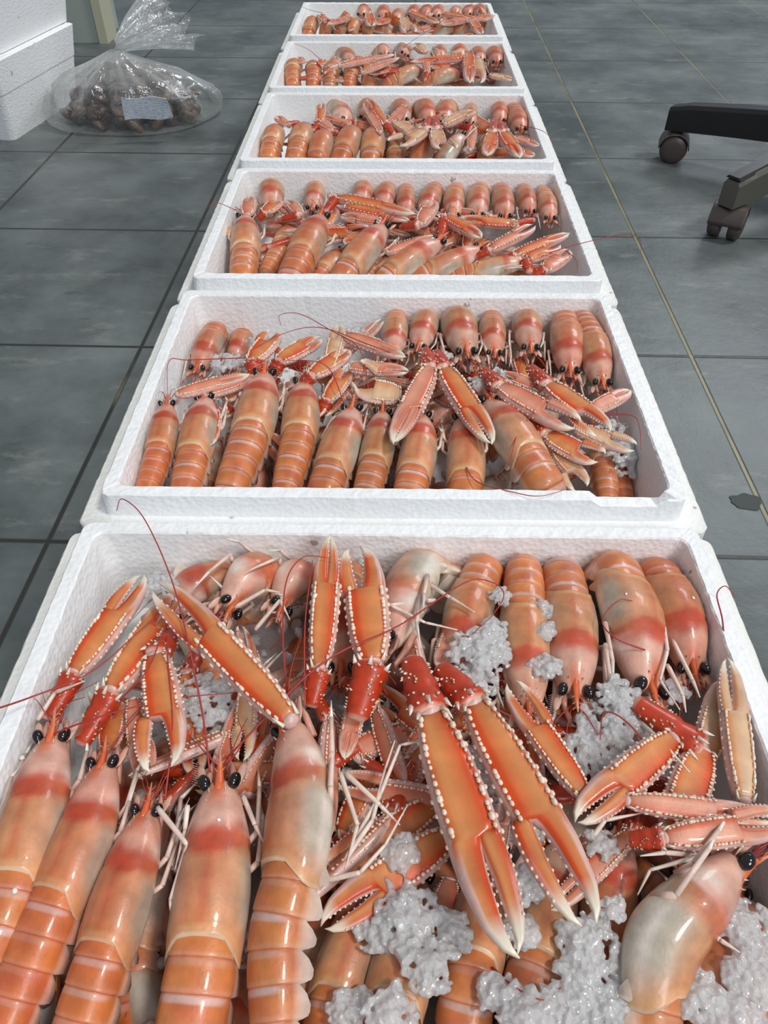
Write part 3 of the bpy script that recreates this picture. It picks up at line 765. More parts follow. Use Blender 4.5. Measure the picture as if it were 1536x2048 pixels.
row(0, 'back row', 'lying head down', [
    ([(345, 1235), (385, 1175), (435, 1140)], 88, {'t': 'n', 'z': (.066, .07, .064)}),
    ([(452, 1215), (500, 1150), (535, 1118)], 100, {'t': 'p', 'roll': 62, 'z': (.08, .08, .068)}),
    ([(555, 1215), (585, 1160), (610, 1130)], 90, {'t': 'p', 'roll': 50, 'z': (.074, .076, .066)}),
    ([(683, 1345), (690, 1230), (695, 1125)], 100, {'t': 'o', 'z': (.074, .078, .07)}),
    ([(785, 1290), (815, 1200), (835, 1125)], 118, {'t': 'p', 'roll': -70, 'z': (.09, .088, .076), 'lab': 'pale cream langoustine on its side beside the upright claws, back row of nearest box'}),
    ([(915, 1350), (935, 1230), (962, 1115)], 98, {'t': 'o', 'z': (.078, .084, .078)}),
    ([(1055, 1425), (1050, 1270), (1045, 1125)], 104, {'t': 'o', 'z': (.08, .086, .080)}),
    ([(1148, 1392), (1140, 1260), (1122, 1140)], 112, {'t': 'n', 'z': (.086, .086, .076)}),
    ([(1290, 1385), (1268, 1260), (1228, 1130)], 128, {'t': 'n', 'roll': 30, 'z': (.086, .088, .080), 'lab': 'peach langoustine tilted to show white tail lobes, second from right, back row, nearest box'}),
    ([(1420, 1345), (1385, 1240), (1345, 1130)], 106, {'t': 'd', 'z': (.078, .084, .076)}),
], 2, legs=2)
claws(0, [
    (580, 1440, 116, 318, 1165, 112, 80, {'op': .10}),
    (640, 1335, 112, 662, 1068, 118, 62, {'e': (622, 1415, 100), 'op': .02, 'm': 1}),
    (745, 1325, 108, 722, 1092, 112, 92, {'e': (712, 1440, 98), 'op': .10, 'm': 0}),
    (862, 1432, 118, 1035, 1918, 122, 104, {'e': (822, 1318, 108), 'op': .04, 'm': 0}),
    (950, 1412, 116, 1196, 1845, 120, 92, {'e': (880, 1335, 106), 'op': .10, 'm': 1}),
    (1168, 1590, 100, 1012, 1368, 104, 62, {'op': .12, 'm': 1}),
    (1345, 1478, 104, 1148, 1642, 104, 76, {'op': .05, 'm': 0, 't': 'o'}),
    (1405, 1500, 94, 1340, 1690, 88, 84, {'e': (1268, 1402, 96), 'op': .06}),
    (1408, 1525, 84, 1452, 1358, 94, 66, {'op': .30, 't': 'c', 'm': 1}),
    (1488, 1600, 96, 1456, 1315, 104, 64, {'op': .05, 't': 'c'}),
    (1256, 1602, 104, 1560, 1640, 102, 52, {'op': .04, 't': 'p', 'm': 1}),
    (1330, 1676, 106, 1580, 1648, 104, 64, {'e': (1255, 1680, 98), 'op': .12, 't': 'p'}),
    (900, 1672, 84, 640, 1850, 82, 84, {'op': .06, 'e': (1000, 1640, 78)}),
    (870, 1610, 76, 640, 1760, 74, 74, {'op': .08, 'm': 1}),
    (150, 1345, 96, 290, 1150, 98, 66, {'e': (95, 1440, 88), 'op': .06, 'm': 0}),
    (225, 1380, 98, 360, 1180, 94, 72, {'e': (160, 1490, 86), 'op': .04, 'm': 1}),
    (312, 1312, 104, 345, 1532, 104, 74, {'e': (345, 1265, 94), 'op': .16, 'm': 1}),
    (268, 1400, 88, 285, 1560, 84, 44, {'op': .12, 't': 'p'}),
    (495, 1370, 86, 488, 1522, 84, 44, {'op': .08, 't': 'c', 'm': 1}),
    (700, 1500, 72, 880, 1448, 74, 58, {'op': .04, 't': 'p'}),
    (850, 1450, 74, 780, 1650, 72, 54, {'op': .06, 't': 'p', 'm': 1}),
    (375, 1350, 76, 390, 1560, 74, 54, {'e': (400, 1290, 70), 'op': .06}),
    (715, 1395, 90, 690, 1520, 84, 42, {'op': .02, 't': 'p'}),
    (995, 1720, 88, 1010, 1600, 84, 40, {'e': (1020, 1745, 80), 't': 'p'}),
    (215, 1500, 80, 235, 1400, 80, 56, {'t': 'o'}),
    (905, 1260, 84, 880, 1340, 92, 42, {'t': 'p', 'op': .02}),
    (900, 1760, 62, 868, 1912, 64, 60, {'t': 'p', 'op': .05}),
    (500, 1590, 76, 560, 1400, 74, 60, {'t': 'o', 'op': .05}),
])
def tangle(bi, n, z0, z1, L0, L1):
    cx, cy, _ = BOXES[bi]
    for k in range(n):
        x = cx - .17 + .34*((k*.618+.3) % 1.0); y = cy - .05 + .11*((k*.414+.6) % 1.0); a = rng.uniform(0, 6.28); L = rng.uniform(L0, L1)
        z = rng.uniform(z0, z1); b_ = np.array((x, y, z)); t_ = b_ + np.array((math.cos(a)*L, math.sin(a)*L, rng.uniform(-.008, .008)))
        e_ = b_ - np.array((math.cos(a+.5), math.sin(a+.5), 0))*L*.45
        b_, t_, e_ = [clampbox(q, bi, .012) for q in (b_, t_, e_)]
        if np.linalg.norm(t_-b_) < .02 or np.linalg.norm(e_-b_) < .01: continue
        add_claw(bi, b_, t_, L*rng.uniform(.19, .24), e_, int(rng.integers(2)), float(rng.choice([.04, .12])), str(rng.choice(['o', 'p'])), rng.uniform(-60, 60), bi > 1)
tangle(0, 32, .056, .084, .06, .085)
ants(0, [
    [(420, 1545, 100), (400, 1400, 112), (350, 1180, 125), (290, 1040, 135), (245, 998, 132), (233, 1022, 128)],
    [(-30, 1425, 125), (60, 1395, 112), (180, 1345, 108), (270, 1270, 108), (340, 1205, 106)],
    [(450, 1520, 98), (640, 1330, 122), (800, 1250, 118), (930, 1165, 116), (985, 1165, 114), (1008, 1190, 112), (985, 1230, 110), (945, 1268, 106)],
    [(578, 1420, 106), (566, 1280, 118), (572, 1165, 124), (605, 1115, 126), (655, 1115, 124)],
    [(610, 1410, 106), (610, 1250, 122), (625, 1120, 128)],
    [(80, 1480, 98), (180, 1440, 108), (330, 1400, 106), (470, 1385, 100)],
    [(330, 1600, 96), (345, 1450, 108), (335, 1280, 112), (365, 1250, 108)],
    [(1085, 1620, 90), (1010, 1500, 100), (980, 1420, 108), (1040, 1440, 100)],
    [(1450, 1310, 90), (1445, 1240, 104), (1434, 1190, 110), (1450, 1172, 112), (1468, 1190, 110)],
    [(1290, 1300, 106), (1230, 1275, 110), (1205, 1240, 110), (1240, 1200, 110), (1290, 1210, 108)],
    [(985, 1935, 80), (1030, 1975, 90), (1090, 2000, 92), (1130, 1965, 86)],
    [(1330, 1540, 100), (1260, 1450, 108), (1210, 1425, 106), (1200, 1480, 98)],
    [(240, 1400, 100), (300, 1330, 112), (345, 1200, 112)],
])
def long_leg(bi, pts, r0=.0017):
    P = [at(x, y, z/1000) for x, y, z in pts]
    ref = np.array(tuple(P[0])); l = min([q for q in LANGS if q.bi == bi], key=lambda q: np.linalg.norm(q.fr(q.CL*.5)[0]-ref))
    m = MB(); n = len(P)
    for i in range(n-1):
        a = r0*(1-.22*i); b = r0*(1-.22*(i+1)) if i < n-2 else r0*.25
        m.tube([P[i], P[i].lerp(P[i+1], .12), P[i].lerp(P[i+1], .9), P[i+1]], [a*.8, a, b*1.05, b*.95], PINK*.25+WHITE*.75, 7)
    m.build('walking_leg', M_LEG, l.root, l.org)
for L in [
    [(655, 1760, 90), (720, 1745, 98), (770, 1690, 98), (815, 1610, 100)],
    [(680, 1545, 98), (715, 1650, 96), (690, 1740, 94)],
    [(690, 1545, 98), (760, 1610, 100), (800, 1650, 94)],
    [(700, 1700, 90), (760, 1590, 100), (800, 1490, 110), (905, 1470, 120)],
    [(690, 1720, 92), (745, 1640, 98), (770, 1540, 102), (790, 1480, 108)],
    [(315, 1615, 104), (375, 1690, 106), (340, 1800, 100), (350, 1880, 92)],
    [(375, 1610, 104), (370, 1660, 100), (350, 1740, 98)],
    [(485, 1590, 92), (510, 1650, 96), (530, 1690, 98)],
    [(75, 1440, 96), (110, 1385, 100), (170, 1362, 102)],
    [(870, 1200, 98), (780, 1210, 108), (850, 1245, 106), (915, 1260, 104)],
    [(860, 1170, 98), (900, 1195, 104), (950, 1225, 106)],
    [(1325, 1240, 94), (1335, 1300, 102), (1320, 1360, 100), (1360, 1420, 98)],
    [(1345, 1280, 94), (1385, 1360, 100), (1400, 1395, 98)],
    [(1335, 1330, 94), (1365, 1390, 100), (1372, 1425, 98)],
    [(1275, 1440, 90), (1320, 1480, 108), (1380, 1545, 106)],
    [(1390, 1730, 94), (1400, 1712, 104), (1300, 1740, 100), (1275, 1790, 92)],
    [(1390, 1710, 96), (1330, 1705, 106), (1280, 1712, 104)],
    [(1180, 1680, 88), (1210, 1640, 96), (1290, 1625, 98)],
    [(470, 1215, 90), (530, 1180, 98), (560, 1185, 96)],
    [(1405, 1850, 84), (1440, 1880, 92), (1480, 1905, 92)],
    [(510, 1260, 84), (560, 1200, 94), (580, 1240, 90)],
]: long_leg(0, L)

# ---- second box
underlayer(1, 20, 1)
row(1, 'front row', 'lying head up', [
    ([(335, 812), (322, 890), (290, 985)], 62, {'t': 'd'}),
    ([(412, 800), (398, 870), (370, 985)], 76, {'t': 'n', 'roll': 12}),
    ([(530, 752), (505, 860), (458, 990)], 88, {'t': 'n'}),
    ([(608, 768), (598, 870), (568, 990)], 78, {'t': 'o'}),
    ([(706, 822), (682, 890), (648, 990)], 82, {'t': 'n', 'roll': 10}),
    ([(765, 828), (755, 900), (732, 990)], 68, {'t': 'g'}),
    ([(842, 835), (838, 900), (818, 990)], 76, {'t': 'n'}),
    ([(925, 840), (932, 900), (930, 990)], 78, {'t': 'o'}),
    ([(975, 808), (1030, 880), (1092, 990)], 92, {'t': 'n', 'roll': -14, 'z': (.092, .094, .088)}),
    ([(1185, 860), (1205, 930), (1215, 1000)], 60, {'t': 'n', 'z': (.05, .056, .056)}),
    ([(1255, 880), (1265, 950), (1270, 1010)], 52, {'t': 'd', 'z': (.042, .05, .05)}),
], 2, zs=(.092, .088, .076))
row(1, 'back row', 'lying head down', [
    ([(395, 742), (412, 700), (428, 665)], 56, {'t': 'd', 'z': (.076, .078, .072)}),
    ([(465, 730), (475, 700), (485, 672)], 46, {'t': 'r', 'z': (.05, .056, .056)}),
    ([(787, 712), (790, 660), (793, 628)], 54, {'t': 'n'}),
    ([(836, 700), (848, 655), (852, 634)], 58, {'t': 'n'}),
    ([(932, 712), (920, 660), (912, 622)], 74, {'t': 'g', 'z': (.088, .09, .082)}),
    ([(988, 712), (985, 665), (982, 632)], 54, {'t': 'd'}),
    ([(1060, 702), (1055, 660), (1050, 628)], 62, {'t': 'n'}),
    ([(1138, 748), (1134, 680), (1125, 628)], 68, {'t': 'r', 'z': (.08, .086, .08)}),
    ([(1203, 772), (1195, 690), (1183, 624)], 64, {'t': 'o', 'z': (.078, .086, .082)}),
], 2, zs=(.084, .086, .08))
claws(1, [
    (862, 738, 112, 786, 888, 112, 50, {'e': (850, 700, 104), 'op': .02, 't': 'p'}),
    (888, 740, 112, 985, 888, 112, 52, {'e': (872, 705, 104), 'op': .04, 'm': 1}),
    (690, 672, 104, 812, 714, 104, 34, {'op': .03, 't': 'p'}),
    (700, 735, 104, 818, 742, 104, 34, {'op': .05, 't': 'p', 'm': 1}),
    (660, 735, 102, 680, 648, 100, 36, {'op': .05, 't': 'c'}),
    (800, 790, 98, 708, 775, 104, 62, {'op': .30, 't': 'c', 'm': 1}),
    (1000, 775, 108, 1148, 858, 108, 52, {'op': .14, 't': 'p', 'e': (965, 740, 98)}),
    (1095, 772, 104, 1222, 862, 106, 52, {'op': .16, 'm': 1, 'e': (1060, 735, 96)}),
    (1150, 855, 102, 1268, 902, 102, 38, {'op': .14, 't': 'c'}),
    (1180, 822, 104, 1262, 780, 104, 38, {'op': .03, 't': 'p'}),
    (1095, 870, 96, 1195, 925, 96, 52, {'op': .16, 'e': (1060, 840, 90)}),
    (1110, 900, 88, 1175, 972, 84, 42, {'op': .18, 't': 'c', 'm': 1}),
    (505, 722, 102, 555, 662, 98, 48, {'e': (515, 755, 92), 'op': .10}),
    (560, 722, 102, 640, 674, 98, 44, {'op': .06, 'm': 1, 'e': (545, 750, 92)}),
    (625, 750, 104, 700, 700, 102, 44, {'e': (600, 775, 94), 'op': .04}),
    (355, 790, 102, 500, 748, 100, 32, {'op': .02, 't': 'p'}),
    (410, 790, 98, 520, 752, 94, 32, {'t': 'p', 'op': .04, 'm': 1}),
    (450, 800, 84, 490, 760, 84, 42, {}),
    (655, 800, 92, 700, 735, 98, 40, {'e': (640, 830, 82)}),
    (840, 790, 92, 900, 760, 92, 42, {'e': (800, 820, 84), 't': 'o'}),
    (905, 810, 84, 860, 780, 86, 36, {'t': 'p'}),
    (1080, 780, 96, 1000, 745, 92, 34, {'t': 'p', 'op': .1}),
])
tangle(1, 26, .056, .086, .055, .08)
ants(1, [
    [(740, 800, 98), (720, 700, 116), (660, 660, 122), (600, 628, 124), (560, 630, 122), (562, 650, 116)],
    [(810, 715, 100), (740, 690, 112), (640, 655, 112), (560, 670, 108), (470, 720, 104)],
    [(500, 715, 100), (380, 720, 104), (338, 722, 104), (335, 790, 92)],
    [(920, 900, 96), (950, 960, 96), (1030, 985, 102), (1080, 992, 104), (1128, 980, 102)],
    [(1190, 830, 100), (1260, 830, 106), (1278, 850, 102), (1282, 900, 90)],
    [(1100, 790, 108), (1040, 860, 112), (1020, 920, 104)],
    [(690, 810, 98), (650, 730, 112), (560, 720, 108)],
], .0006)

# ---- third box
underlayer(2, 14, 0)
row(2, 'front row', 'lying head up', [
    ([(490, 438), (492, 485), (485, 548)], 62, {'t': 'n'}),
    ([(590, 452), (560, 500), (530, 548)], 48, {'t': 'n', 'z': (.07, .072, .066)}),
    ([(642, 438), (618, 485), (585, 552)], 70, {'t': 'd', 'z': (.098, .094, .082)}),
    ([(690, 505), (665, 530), (640, 552)], 52, {'t': 'n', 'z': (.06, .064, .064)}),
    ([(765, 456), (730, 500), (690, 552)], 66, {'t': 'n', 'z': (.1, .094, .080)}),
    ([(800, 510), (765, 530), (735, 552)], 46, {'t': 'o', 'z': (.06, .064, .064)}),
    ([(880, 486), (830, 515), (780, 552)], 58, {'t': 'n', 'z': (.096, .09, .078)}),
    ([(960, 500), (905, 525), (850, 552)], 52, {'t': 'n', 'z': (.094, .088, .076)}),
    ([(1055, 522), (985, 538), (910, 552)], 46, {'t': 'o', 'roll': 20, 'z': (.092, .084, .076)}),
], 1, zs=(.09, .086, .076))
row(2, 'back row', 'lying head down', [
    ([(540, 405), (543, 380), (545, 366)], 54, {'t': 'o'}),
    ([(625, 405), (630, 380), (632, 368)], 44, {'t': 'n'}),
    ([(720, 400), (725, 378), (728, 366)], 46, {'t': 'n', 'roll': 20}),
    ([(765, 405), (770, 382), (774, 370)], 44, {'t': 'd'}),
    ([(812, 415), (812, 388), (812, 370)], 40, {'t': 'd'}),
    ([(850, 415), (860, 388), (868, 370)], 46, {'t': 'd'}),
    ([(907, 420), (908, 385), (910, 364)], 44, {'t': 'o'}),
    ([(955, 420), (956, 385), (957, 364)], 48, {'t': 'n'}),
    ([(1010, 422), (1005, 388), (998, 364)], 46, {'t': 'd'}),
    ([(1060, 412), (1052, 388), (1045, 372)], 40, {'t': 'd'}),
    ([(1100, 425), (1092, 392), (1082, 370)], 40, {'t': 'o'}),
], 1, legs=1, zs=(.084, .086, .08))
claws(2, [
    (672, 396, 112, 832, 428, 110, 30, {'e': (650, 425, 104), 'op': .03}),
    (690, 415, 108, 820, 440, 104, 26, {'op': .05, 'm': 1}),
    (760, 445, 106, 680, 430, 106, 28, {'t': 'p'}),
    (840, 450, 108, 870, 402, 108, 36, {'e': (800, 455, 100), 't': 'p', 'op': .1}),
    (775, 505, 100, 872, 472, 102, 26, {'op': .05, 't': 'p'}),
    (890, 435, 106, 965, 475, 106, 32, {'op': .05, 'm': 1, 'e': (880, 480, 96)}),
    (980, 500, 100, 1072, 452, 104, 30, {'t': 'p', 'op': .1, 'e': (950, 515, 92)}),
    (1030, 510, 98, 1140, 466, 102, 28, {'op': .04, 'e': (1000, 522, 92)}),
    (1050, 520, 96, 1122, 490, 98, 34, {'op': .08, 'e': (1060, 545, 90)}),
    (1090, 540, 90, 1140, 500, 92, 40, {'t': 'p', 'e': (1060, 552, 84)}),
    (495, 430, 98, 500, 392, 98, 34, {'t': 'p', 'op': .02}),
    (530, 425, 98, 560, 400, 96, 34, {'e': (515, 440, 90)}),
    (600, 430, 98, 575, 400, 96, 30, {'t': 'p', 'e': (560, 440, 90)}),
    (455, 470, 84, 475, 448, 88, 30, {'t': 'c', 'op': .2}),
    (650, 450, 96, 670, 415, 100, 34, {}),
    (920, 450, 92, 870, 430, 96, 32, {'t': 'p'}),
    (720, 470, 92, 690, 490, 88, 34, {}),
], True)
tangle(2, 26, .060, .094, .055, .085)
ants(2, [
    [(490, 430, 98), (460, 415, 110), (430, 405, 118), (412, 418, 112)],
    [(1100, 505, 100), (1150, 490, 108), (1200, 478, 112), (1255, 468, 104), (1280, 480, 80), (1282, 505, 50)],
    [(1130, 500, 92), (1152, 520, 96), (1155, 548, 88)],
], .0006)

# ---- fourth box
underlayer(3, 8, 0)
row(3, 'front row', 'lying head up', [
    ([(550, 262), (545, 285), (538, 314)], 46, {'t': 'o'}),
    ([(610, 260), (600, 285), (592, 314)], 50, {'t': 'n'}),
    ([(648, 275), (642, 295), (636, 316)], 48, {'t': 'r'}),
    ([(705, 268), (695, 290), (684, 316)], 52, {'t': 'd'}),
    ([(748, 270), (746, 292), (742, 316)], 50, {'t': 'o'}),
    ([(795, 285), (792, 302), (790, 318)], 42, {'t': 'g', 'z': (.07, .07, .066)}),
    ([(855, 288), (848, 304), (840, 318)], 44, {'t': 'd', 'z': (.08, .076, .07)}),
    ([(915, 282), (905, 300), (890, 318)], 44, {'t': 'p', 'roll': 50, 'z': (.088, .08, .07)}),
    ([(975, 275), (972, 296), (970, 318)], 38, {'t': 'n', 'z': (.08, .076, .07)}),
], 1, legs=1)
row(3, 'back row', 'lying head down', [
    ([(690, 240), (680, 225), (672, 214)], 50, {'t': 'p', 'roll': 40, 'z': (.092, .09, .08)}),
    ([(730, 228), (735, 210), (738, 200)], 38, {'t': 'o'}),
    ([(805, 235), (802, 212), (799, 198)], 42, {'t': 'n'}),
    ([(858, 238), (850, 212), (842, 196)], 44, {'t': 'd'}),
    ([(888, 240), (892, 214), (895, 196)], 44, {'t': 'n'}),
    ([(940, 240), (940, 225), (942, 215)], 32, {'t': 'p'}),
    ([(1000, 235), (998, 215), (996, 203)], 36, {'t': 'r'}),
    ([(1045, 252), (1038, 220), (1030, 202)], 38, {'t': 'd'}),
], 1, legs=1, zs=(.084, .086, .082))
claws(3, [
    (770, 248, 108, 735, 196, 116, 22, {'op': .05, 'e': (790, 270, 100)}),
    (760, 265, 106, 728, 205, 112, 22, {'op': .05, 'm': 1, 't': 'p'}),
    (700, 250, 100, 640, 232, 104, 20, {'t': 'p'}),
    (640, 245, 102, 645, 205, 108, 22, {'e': (625, 262, 96)}),
    (575, 250, 100, 552, 232, 106, 22, {'e': (600, 245, 98), 't': 'p'}),
    (665, 262, 100, 630, 238, 102, 24, {'t': 'p', 'e': (680, 270, 94)}),
    (790, 245, 106, 838, 272, 104, 30, {'op': .22, 't': 'c'}),
    (850, 262, 106, 800, 292, 104, 32, {'op': .25, 't': 'c', 'm': 1, 'e': (860, 235, 102)}),
    (872, 262, 106, 880, 298, 104, 34, {'op': .25, 't': 'c', 'e': (868, 235, 102)}),
    (890, 250, 106, 945, 220, 104, 26, {'op': .1, 't': 'c', 'm': 1}),
    (985, 268, 104, 975, 312, 98, 32, {'op': .02, 'e': (990, 240, 98)}),
    (1005, 268, 104, 1040, 316, 100, 32, {'op': .02, 'm': 1, 'e': (1000, 245, 98)}),
    (1030, 275, 100, 1078, 292, 100, 20, {'t': 'p', 'op': .05}),
    (1020, 300, 92, 1070, 312, 90, 24, {'t': 'o'}),
    (940, 300, 94, 948, 250, 96, 20, {'t': 'p'}),
    (810, 215, 100, 770, 260, 100, 22, {'t': 'p'}),
], True)
tangle(3, 28, .060, .098, .05, .08)
ants(3, [[(1040, 250, 96), (1085, 262, 108), (1110, 285, 106)]], .0006)

# ---- fifth box
underlayer(4, 7, 0)
row(4, 'front row', 'lying head up', [
    ([(585, 128), (586, 145), (586, 168)], 36, {'t': 'o'}),
    ([(625, 130), (627, 148), (626, 168)], 34, {'t': 'd'}),
    ([(664, 132), (662, 148), (660, 168)], 34, {'t': 'g'}),
    ([(705, 136), (702, 150), (698, 168)], 32, {'t': 'd'}),
    ([(740, 138), (738, 152), (736, 168)], 32, {'t': 'p'}),
    ([(830, 142), (806, 154), (780, 168)], 34, {'t': 'n'}),
    ([(905, 146), (876, 156), (845, 168)], 32, {'t': 'o'}),
    ([(960, 146), (940, 158), (915, 170)], 28, {'t': 'r', 'z': (.07, .068, .066)}),
], 1, legs=1)
row(4, 'back row', 'lying head down', [
    ([(700, 122), (692, 108), (686, 98)], 36, {'t': 'g', 'z': (.094, .09, .082)}),
    ([(770, 108), (766, 96), (763, 89)], 34, {'t': 'n'}),
    ([(808, 106), (804, 96), (800, 90)], 32, {'t': 'p', 'roll': 30, 'z': (.1, .09, .084)}),
    ([(882, 112), (880, 100), (878, 93)], 28, {'t': 'n'}),
    ([(922, 112), (918, 98), (915, 90)], 32, {'t': 'o'}),
    ([(962, 118), (955, 104), (948, 96)], 30, {'t': 'n'}),
    ([(997, 122), (992, 104), (987, 92)], 34, {'t': 'd'}),
], 1, legs=1, zs=(.084, .086, .082))
claws(4, [
    (680, 132, 106, 792, 108, 108, 18, {'op': .02, 't': 'p'}),
    (725, 145, 106, 800, 115, 110, 16, {'op': .03, 't': 'p', 'm': 1}),
    (930, 116, 108, 820, 124, 106, 20, {'op': .03, 'e': (950, 125, 102)}),
    (850, 105, 108, 830, 86, 112, 26, {'op': .2, 't': 'c'}),
    (936, 105, 108, 940, 166, 104, 26, {'op': .03}),
    (955, 118, 106, 962, 166, 102, 26, {'op': .15, 't': 'c', 'm': 1}),
    (855, 145, 104, 850, 112, 104, 16, {'e': (850, 160, 96), 't': 'p'}),
    (605, 126, 100, 595, 114, 104, 24, {'t': 'p'}),
    (640, 128, 100, 650, 118, 104, 22, {'e': (630, 138, 92)}),
    (665, 124, 100, 676, 114, 104, 22, {'t': 'p'}),
    (980, 150, 94, 1028, 160, 92, 18, {'t': 'c'}),
    (780, 138, 98, 735, 146, 96, 20, {}),
    (900, 128, 100, 860, 134, 98, 20, {'t': 'o'}),
], True)
tangle(4, 26, .060, .100, .05, .08)
ants(4, [[(640, 118, 104), (615, 98, 116), (586, 86, 118)], [(800, 100, 108), (830, 78, 122), (850, 66, 124)]], .0006)

# ---- farthest box
underlayer(5, 6, 0)
row(5, 'front row', 'lying head up', [
    ([(628, 44), (620, 54), (612, 68)], 30, {'t': 'o'}),
    ([(655, 50), (652, 58), (650, 68)], 26, {'t': 'd'}),
    ([(680, 50), (680, 58), (678, 68)], 28, {'t': 'o'}),
    ([(708, 48), (706, 58), (704, 68)], 26, {'t': 'n'}),
    ([(738, 48), (736, 58), (734, 68)], 26, {'t': 'n'}),
    ([(766, 50), (764, 60), (762, 68)], 28, {'t': 'd'}),
    ([(895, 56), (884, 62), (872, 70)], 26, {'t': 'o'}),
    ([(922, 56), (918, 62), (912, 70)], 26, {'t': 'o'}),
], 0, legs=0)
row(5, 'back row', 'lying head down', [
    ([(722, 28), (728, 18), (732, 11)], 28, {'t': 'o'}),
    ([(765, 34), (768, 22), (770, 13)], 30, {'t': 'n'}),
    ([(792, 38), (796, 28), (799, 20)], 26, {'t': 'p'}),
    ([(824, 30), (828, 20), (830, 13)], 26, {'t': 'r'}),
    ([(850, 28), (852, 16), (854, 9)], 28, {'t': 'd'}),
    ([(872, 30), (876, 20), (880, 14)], 26, {'t': 'n'}),
    ([(910, 26), (910, 14), (910, 7)], 26, {'t': 'o'}),
    ([(934, 28), (937, 18), (940, 11)], 28, {'t': 'd'}),
    ([(968, 32), (968, 20), (968, 12)], 30, {'t': 'n'}),
], 0, legs=0, zs=(.084, .086, .082))
claws(5, [
    (700, 36, 106, 655, 48, 104, 14, {'t': 'p'}),
    (648, 40, 104, 640, 28, 108, 20, {'e': (660, 44, 98)}),
    (738, 30, 108, 742, 52, 104, 22, {}),
    (820, 26, 108, 878, 46, 104, 16, {}),
    (808, 40, 106, 812, 64, 104, 24, {'op': .2, 't': 'c'}),
    (935, 40, 106, 880, 48, 104, 16, {'t': 'p'}),
    (885, 28, 110, 960, 38, 108, 14, {}),
    (945, 45, 104, 962, 68, 98, 20, {'e': (935, 35, 104)}),
    (860, 55, 104, 830, 62, 100, 18, {'t': 'p'}),
    (935, 42, 108, 990, 30, 106, 14, {'m': 1}),
    (965, 40, 104, 985, 30, 104, 18, {'t': 'c', 'op': .1}),
    (780, 40, 104, 750, 48, 102, 16, {}),
], True)
tangle(5, 22, .060, .100, .045, .07)
ants(5, [[(645, 26, 108), (620, 20, 114), (600, 12, 114)]], .0006)

# ------------------------------------------------------------------ crushed ice
def ico_lump(seed):
    import bmesh
    bm = bmesh.new(); bmesh.ops.create_icosphere(bm, subdivisions=1 + (seed % 2), radius=1)
    v = []
    for q in bm.verts:
        k = 1 + .55*noise.noise(q.co*1.7 + Vector((seed*3.1, 0, 0))) + .25*noise.noise(q.co*4.3 + Vector((0, seed, 0)))
        v.append(tuple(q.co*k))
    f = [tuple(x.index for x in fc.verts) for fc in bm.faces]; bm.free(); return np.array(v), f
LUMPS = [ico_lump(i) for i in range(8)]
def rand_rot():
    q = rng.normal(size=4); q /= np.linalg.norm(q); w_, x, y, z = q
    return np.array([[1-2*(y*y+z*z), 2*(x*y-z*w_), 2*(x*z+y*w_)], [2*(x*y+z*w_), 1-2*(x*x+z*z), 2*(y*z-x*w_)], [2*(x*z-y*w_), 2*(y*z+x*w_), 1-2*(x*x+y*y)]])
def ice(bi, patches, bed, lab):
    """patches: (px, py, z mm, radius px, lumps)"""
    b = MB(); cx, cy, _ = BOXES[bi]
    def lump(p, r):
        p = clampbox(p, bi, r*1.2)
        v, f = LUMPS[rng.integers(8)]; A = rand_rot() @ np.diag(rng.uniform(.6, 1.25, 3)*r); b.add(v @ A.T + p, f, (1, 1, 1))
    for (px, py, z, rp, n) in patches:
        c = np.array(tuple(at(px, py, z/1000))); R = rp*mpp(c)
        for k in range(int(n*1.7)):
            a = rng.uniform(0, 2*math.pi); d = R*1.25*rng.uniform(0, 1)**.75; h = max(0, 1-(d/R)**2)*R*.35
            r = rng.choice([.0011, .0017, .0025, .0038], p=[.3, .35, .25, .1])*rng.uniform(.8, 1.2)
            lump(c + np.array((d*math.cos(a), d*math.sin(a)*.9, h*rng.uniform(.2, 1) - .002)), r)
    for k in range(bed):
        lump(np.array((cx + rng.uniform(-.21, .21), cy + rng.uniform(-.145, .145), rng.uniform(.030, .056))), rng.uniform(.003, .007))
    o = b.build('crushed_ice', M_ICE, origin=(cx, cy, .015)); rm = o.modifiers.new('fuse', 'REMESH'); rm.mode = 'VOXEL'; rm.voxel_size = .00085; rm.use_smooth_shade = False
    tag(o, lab, 'ice', kind='stuff')
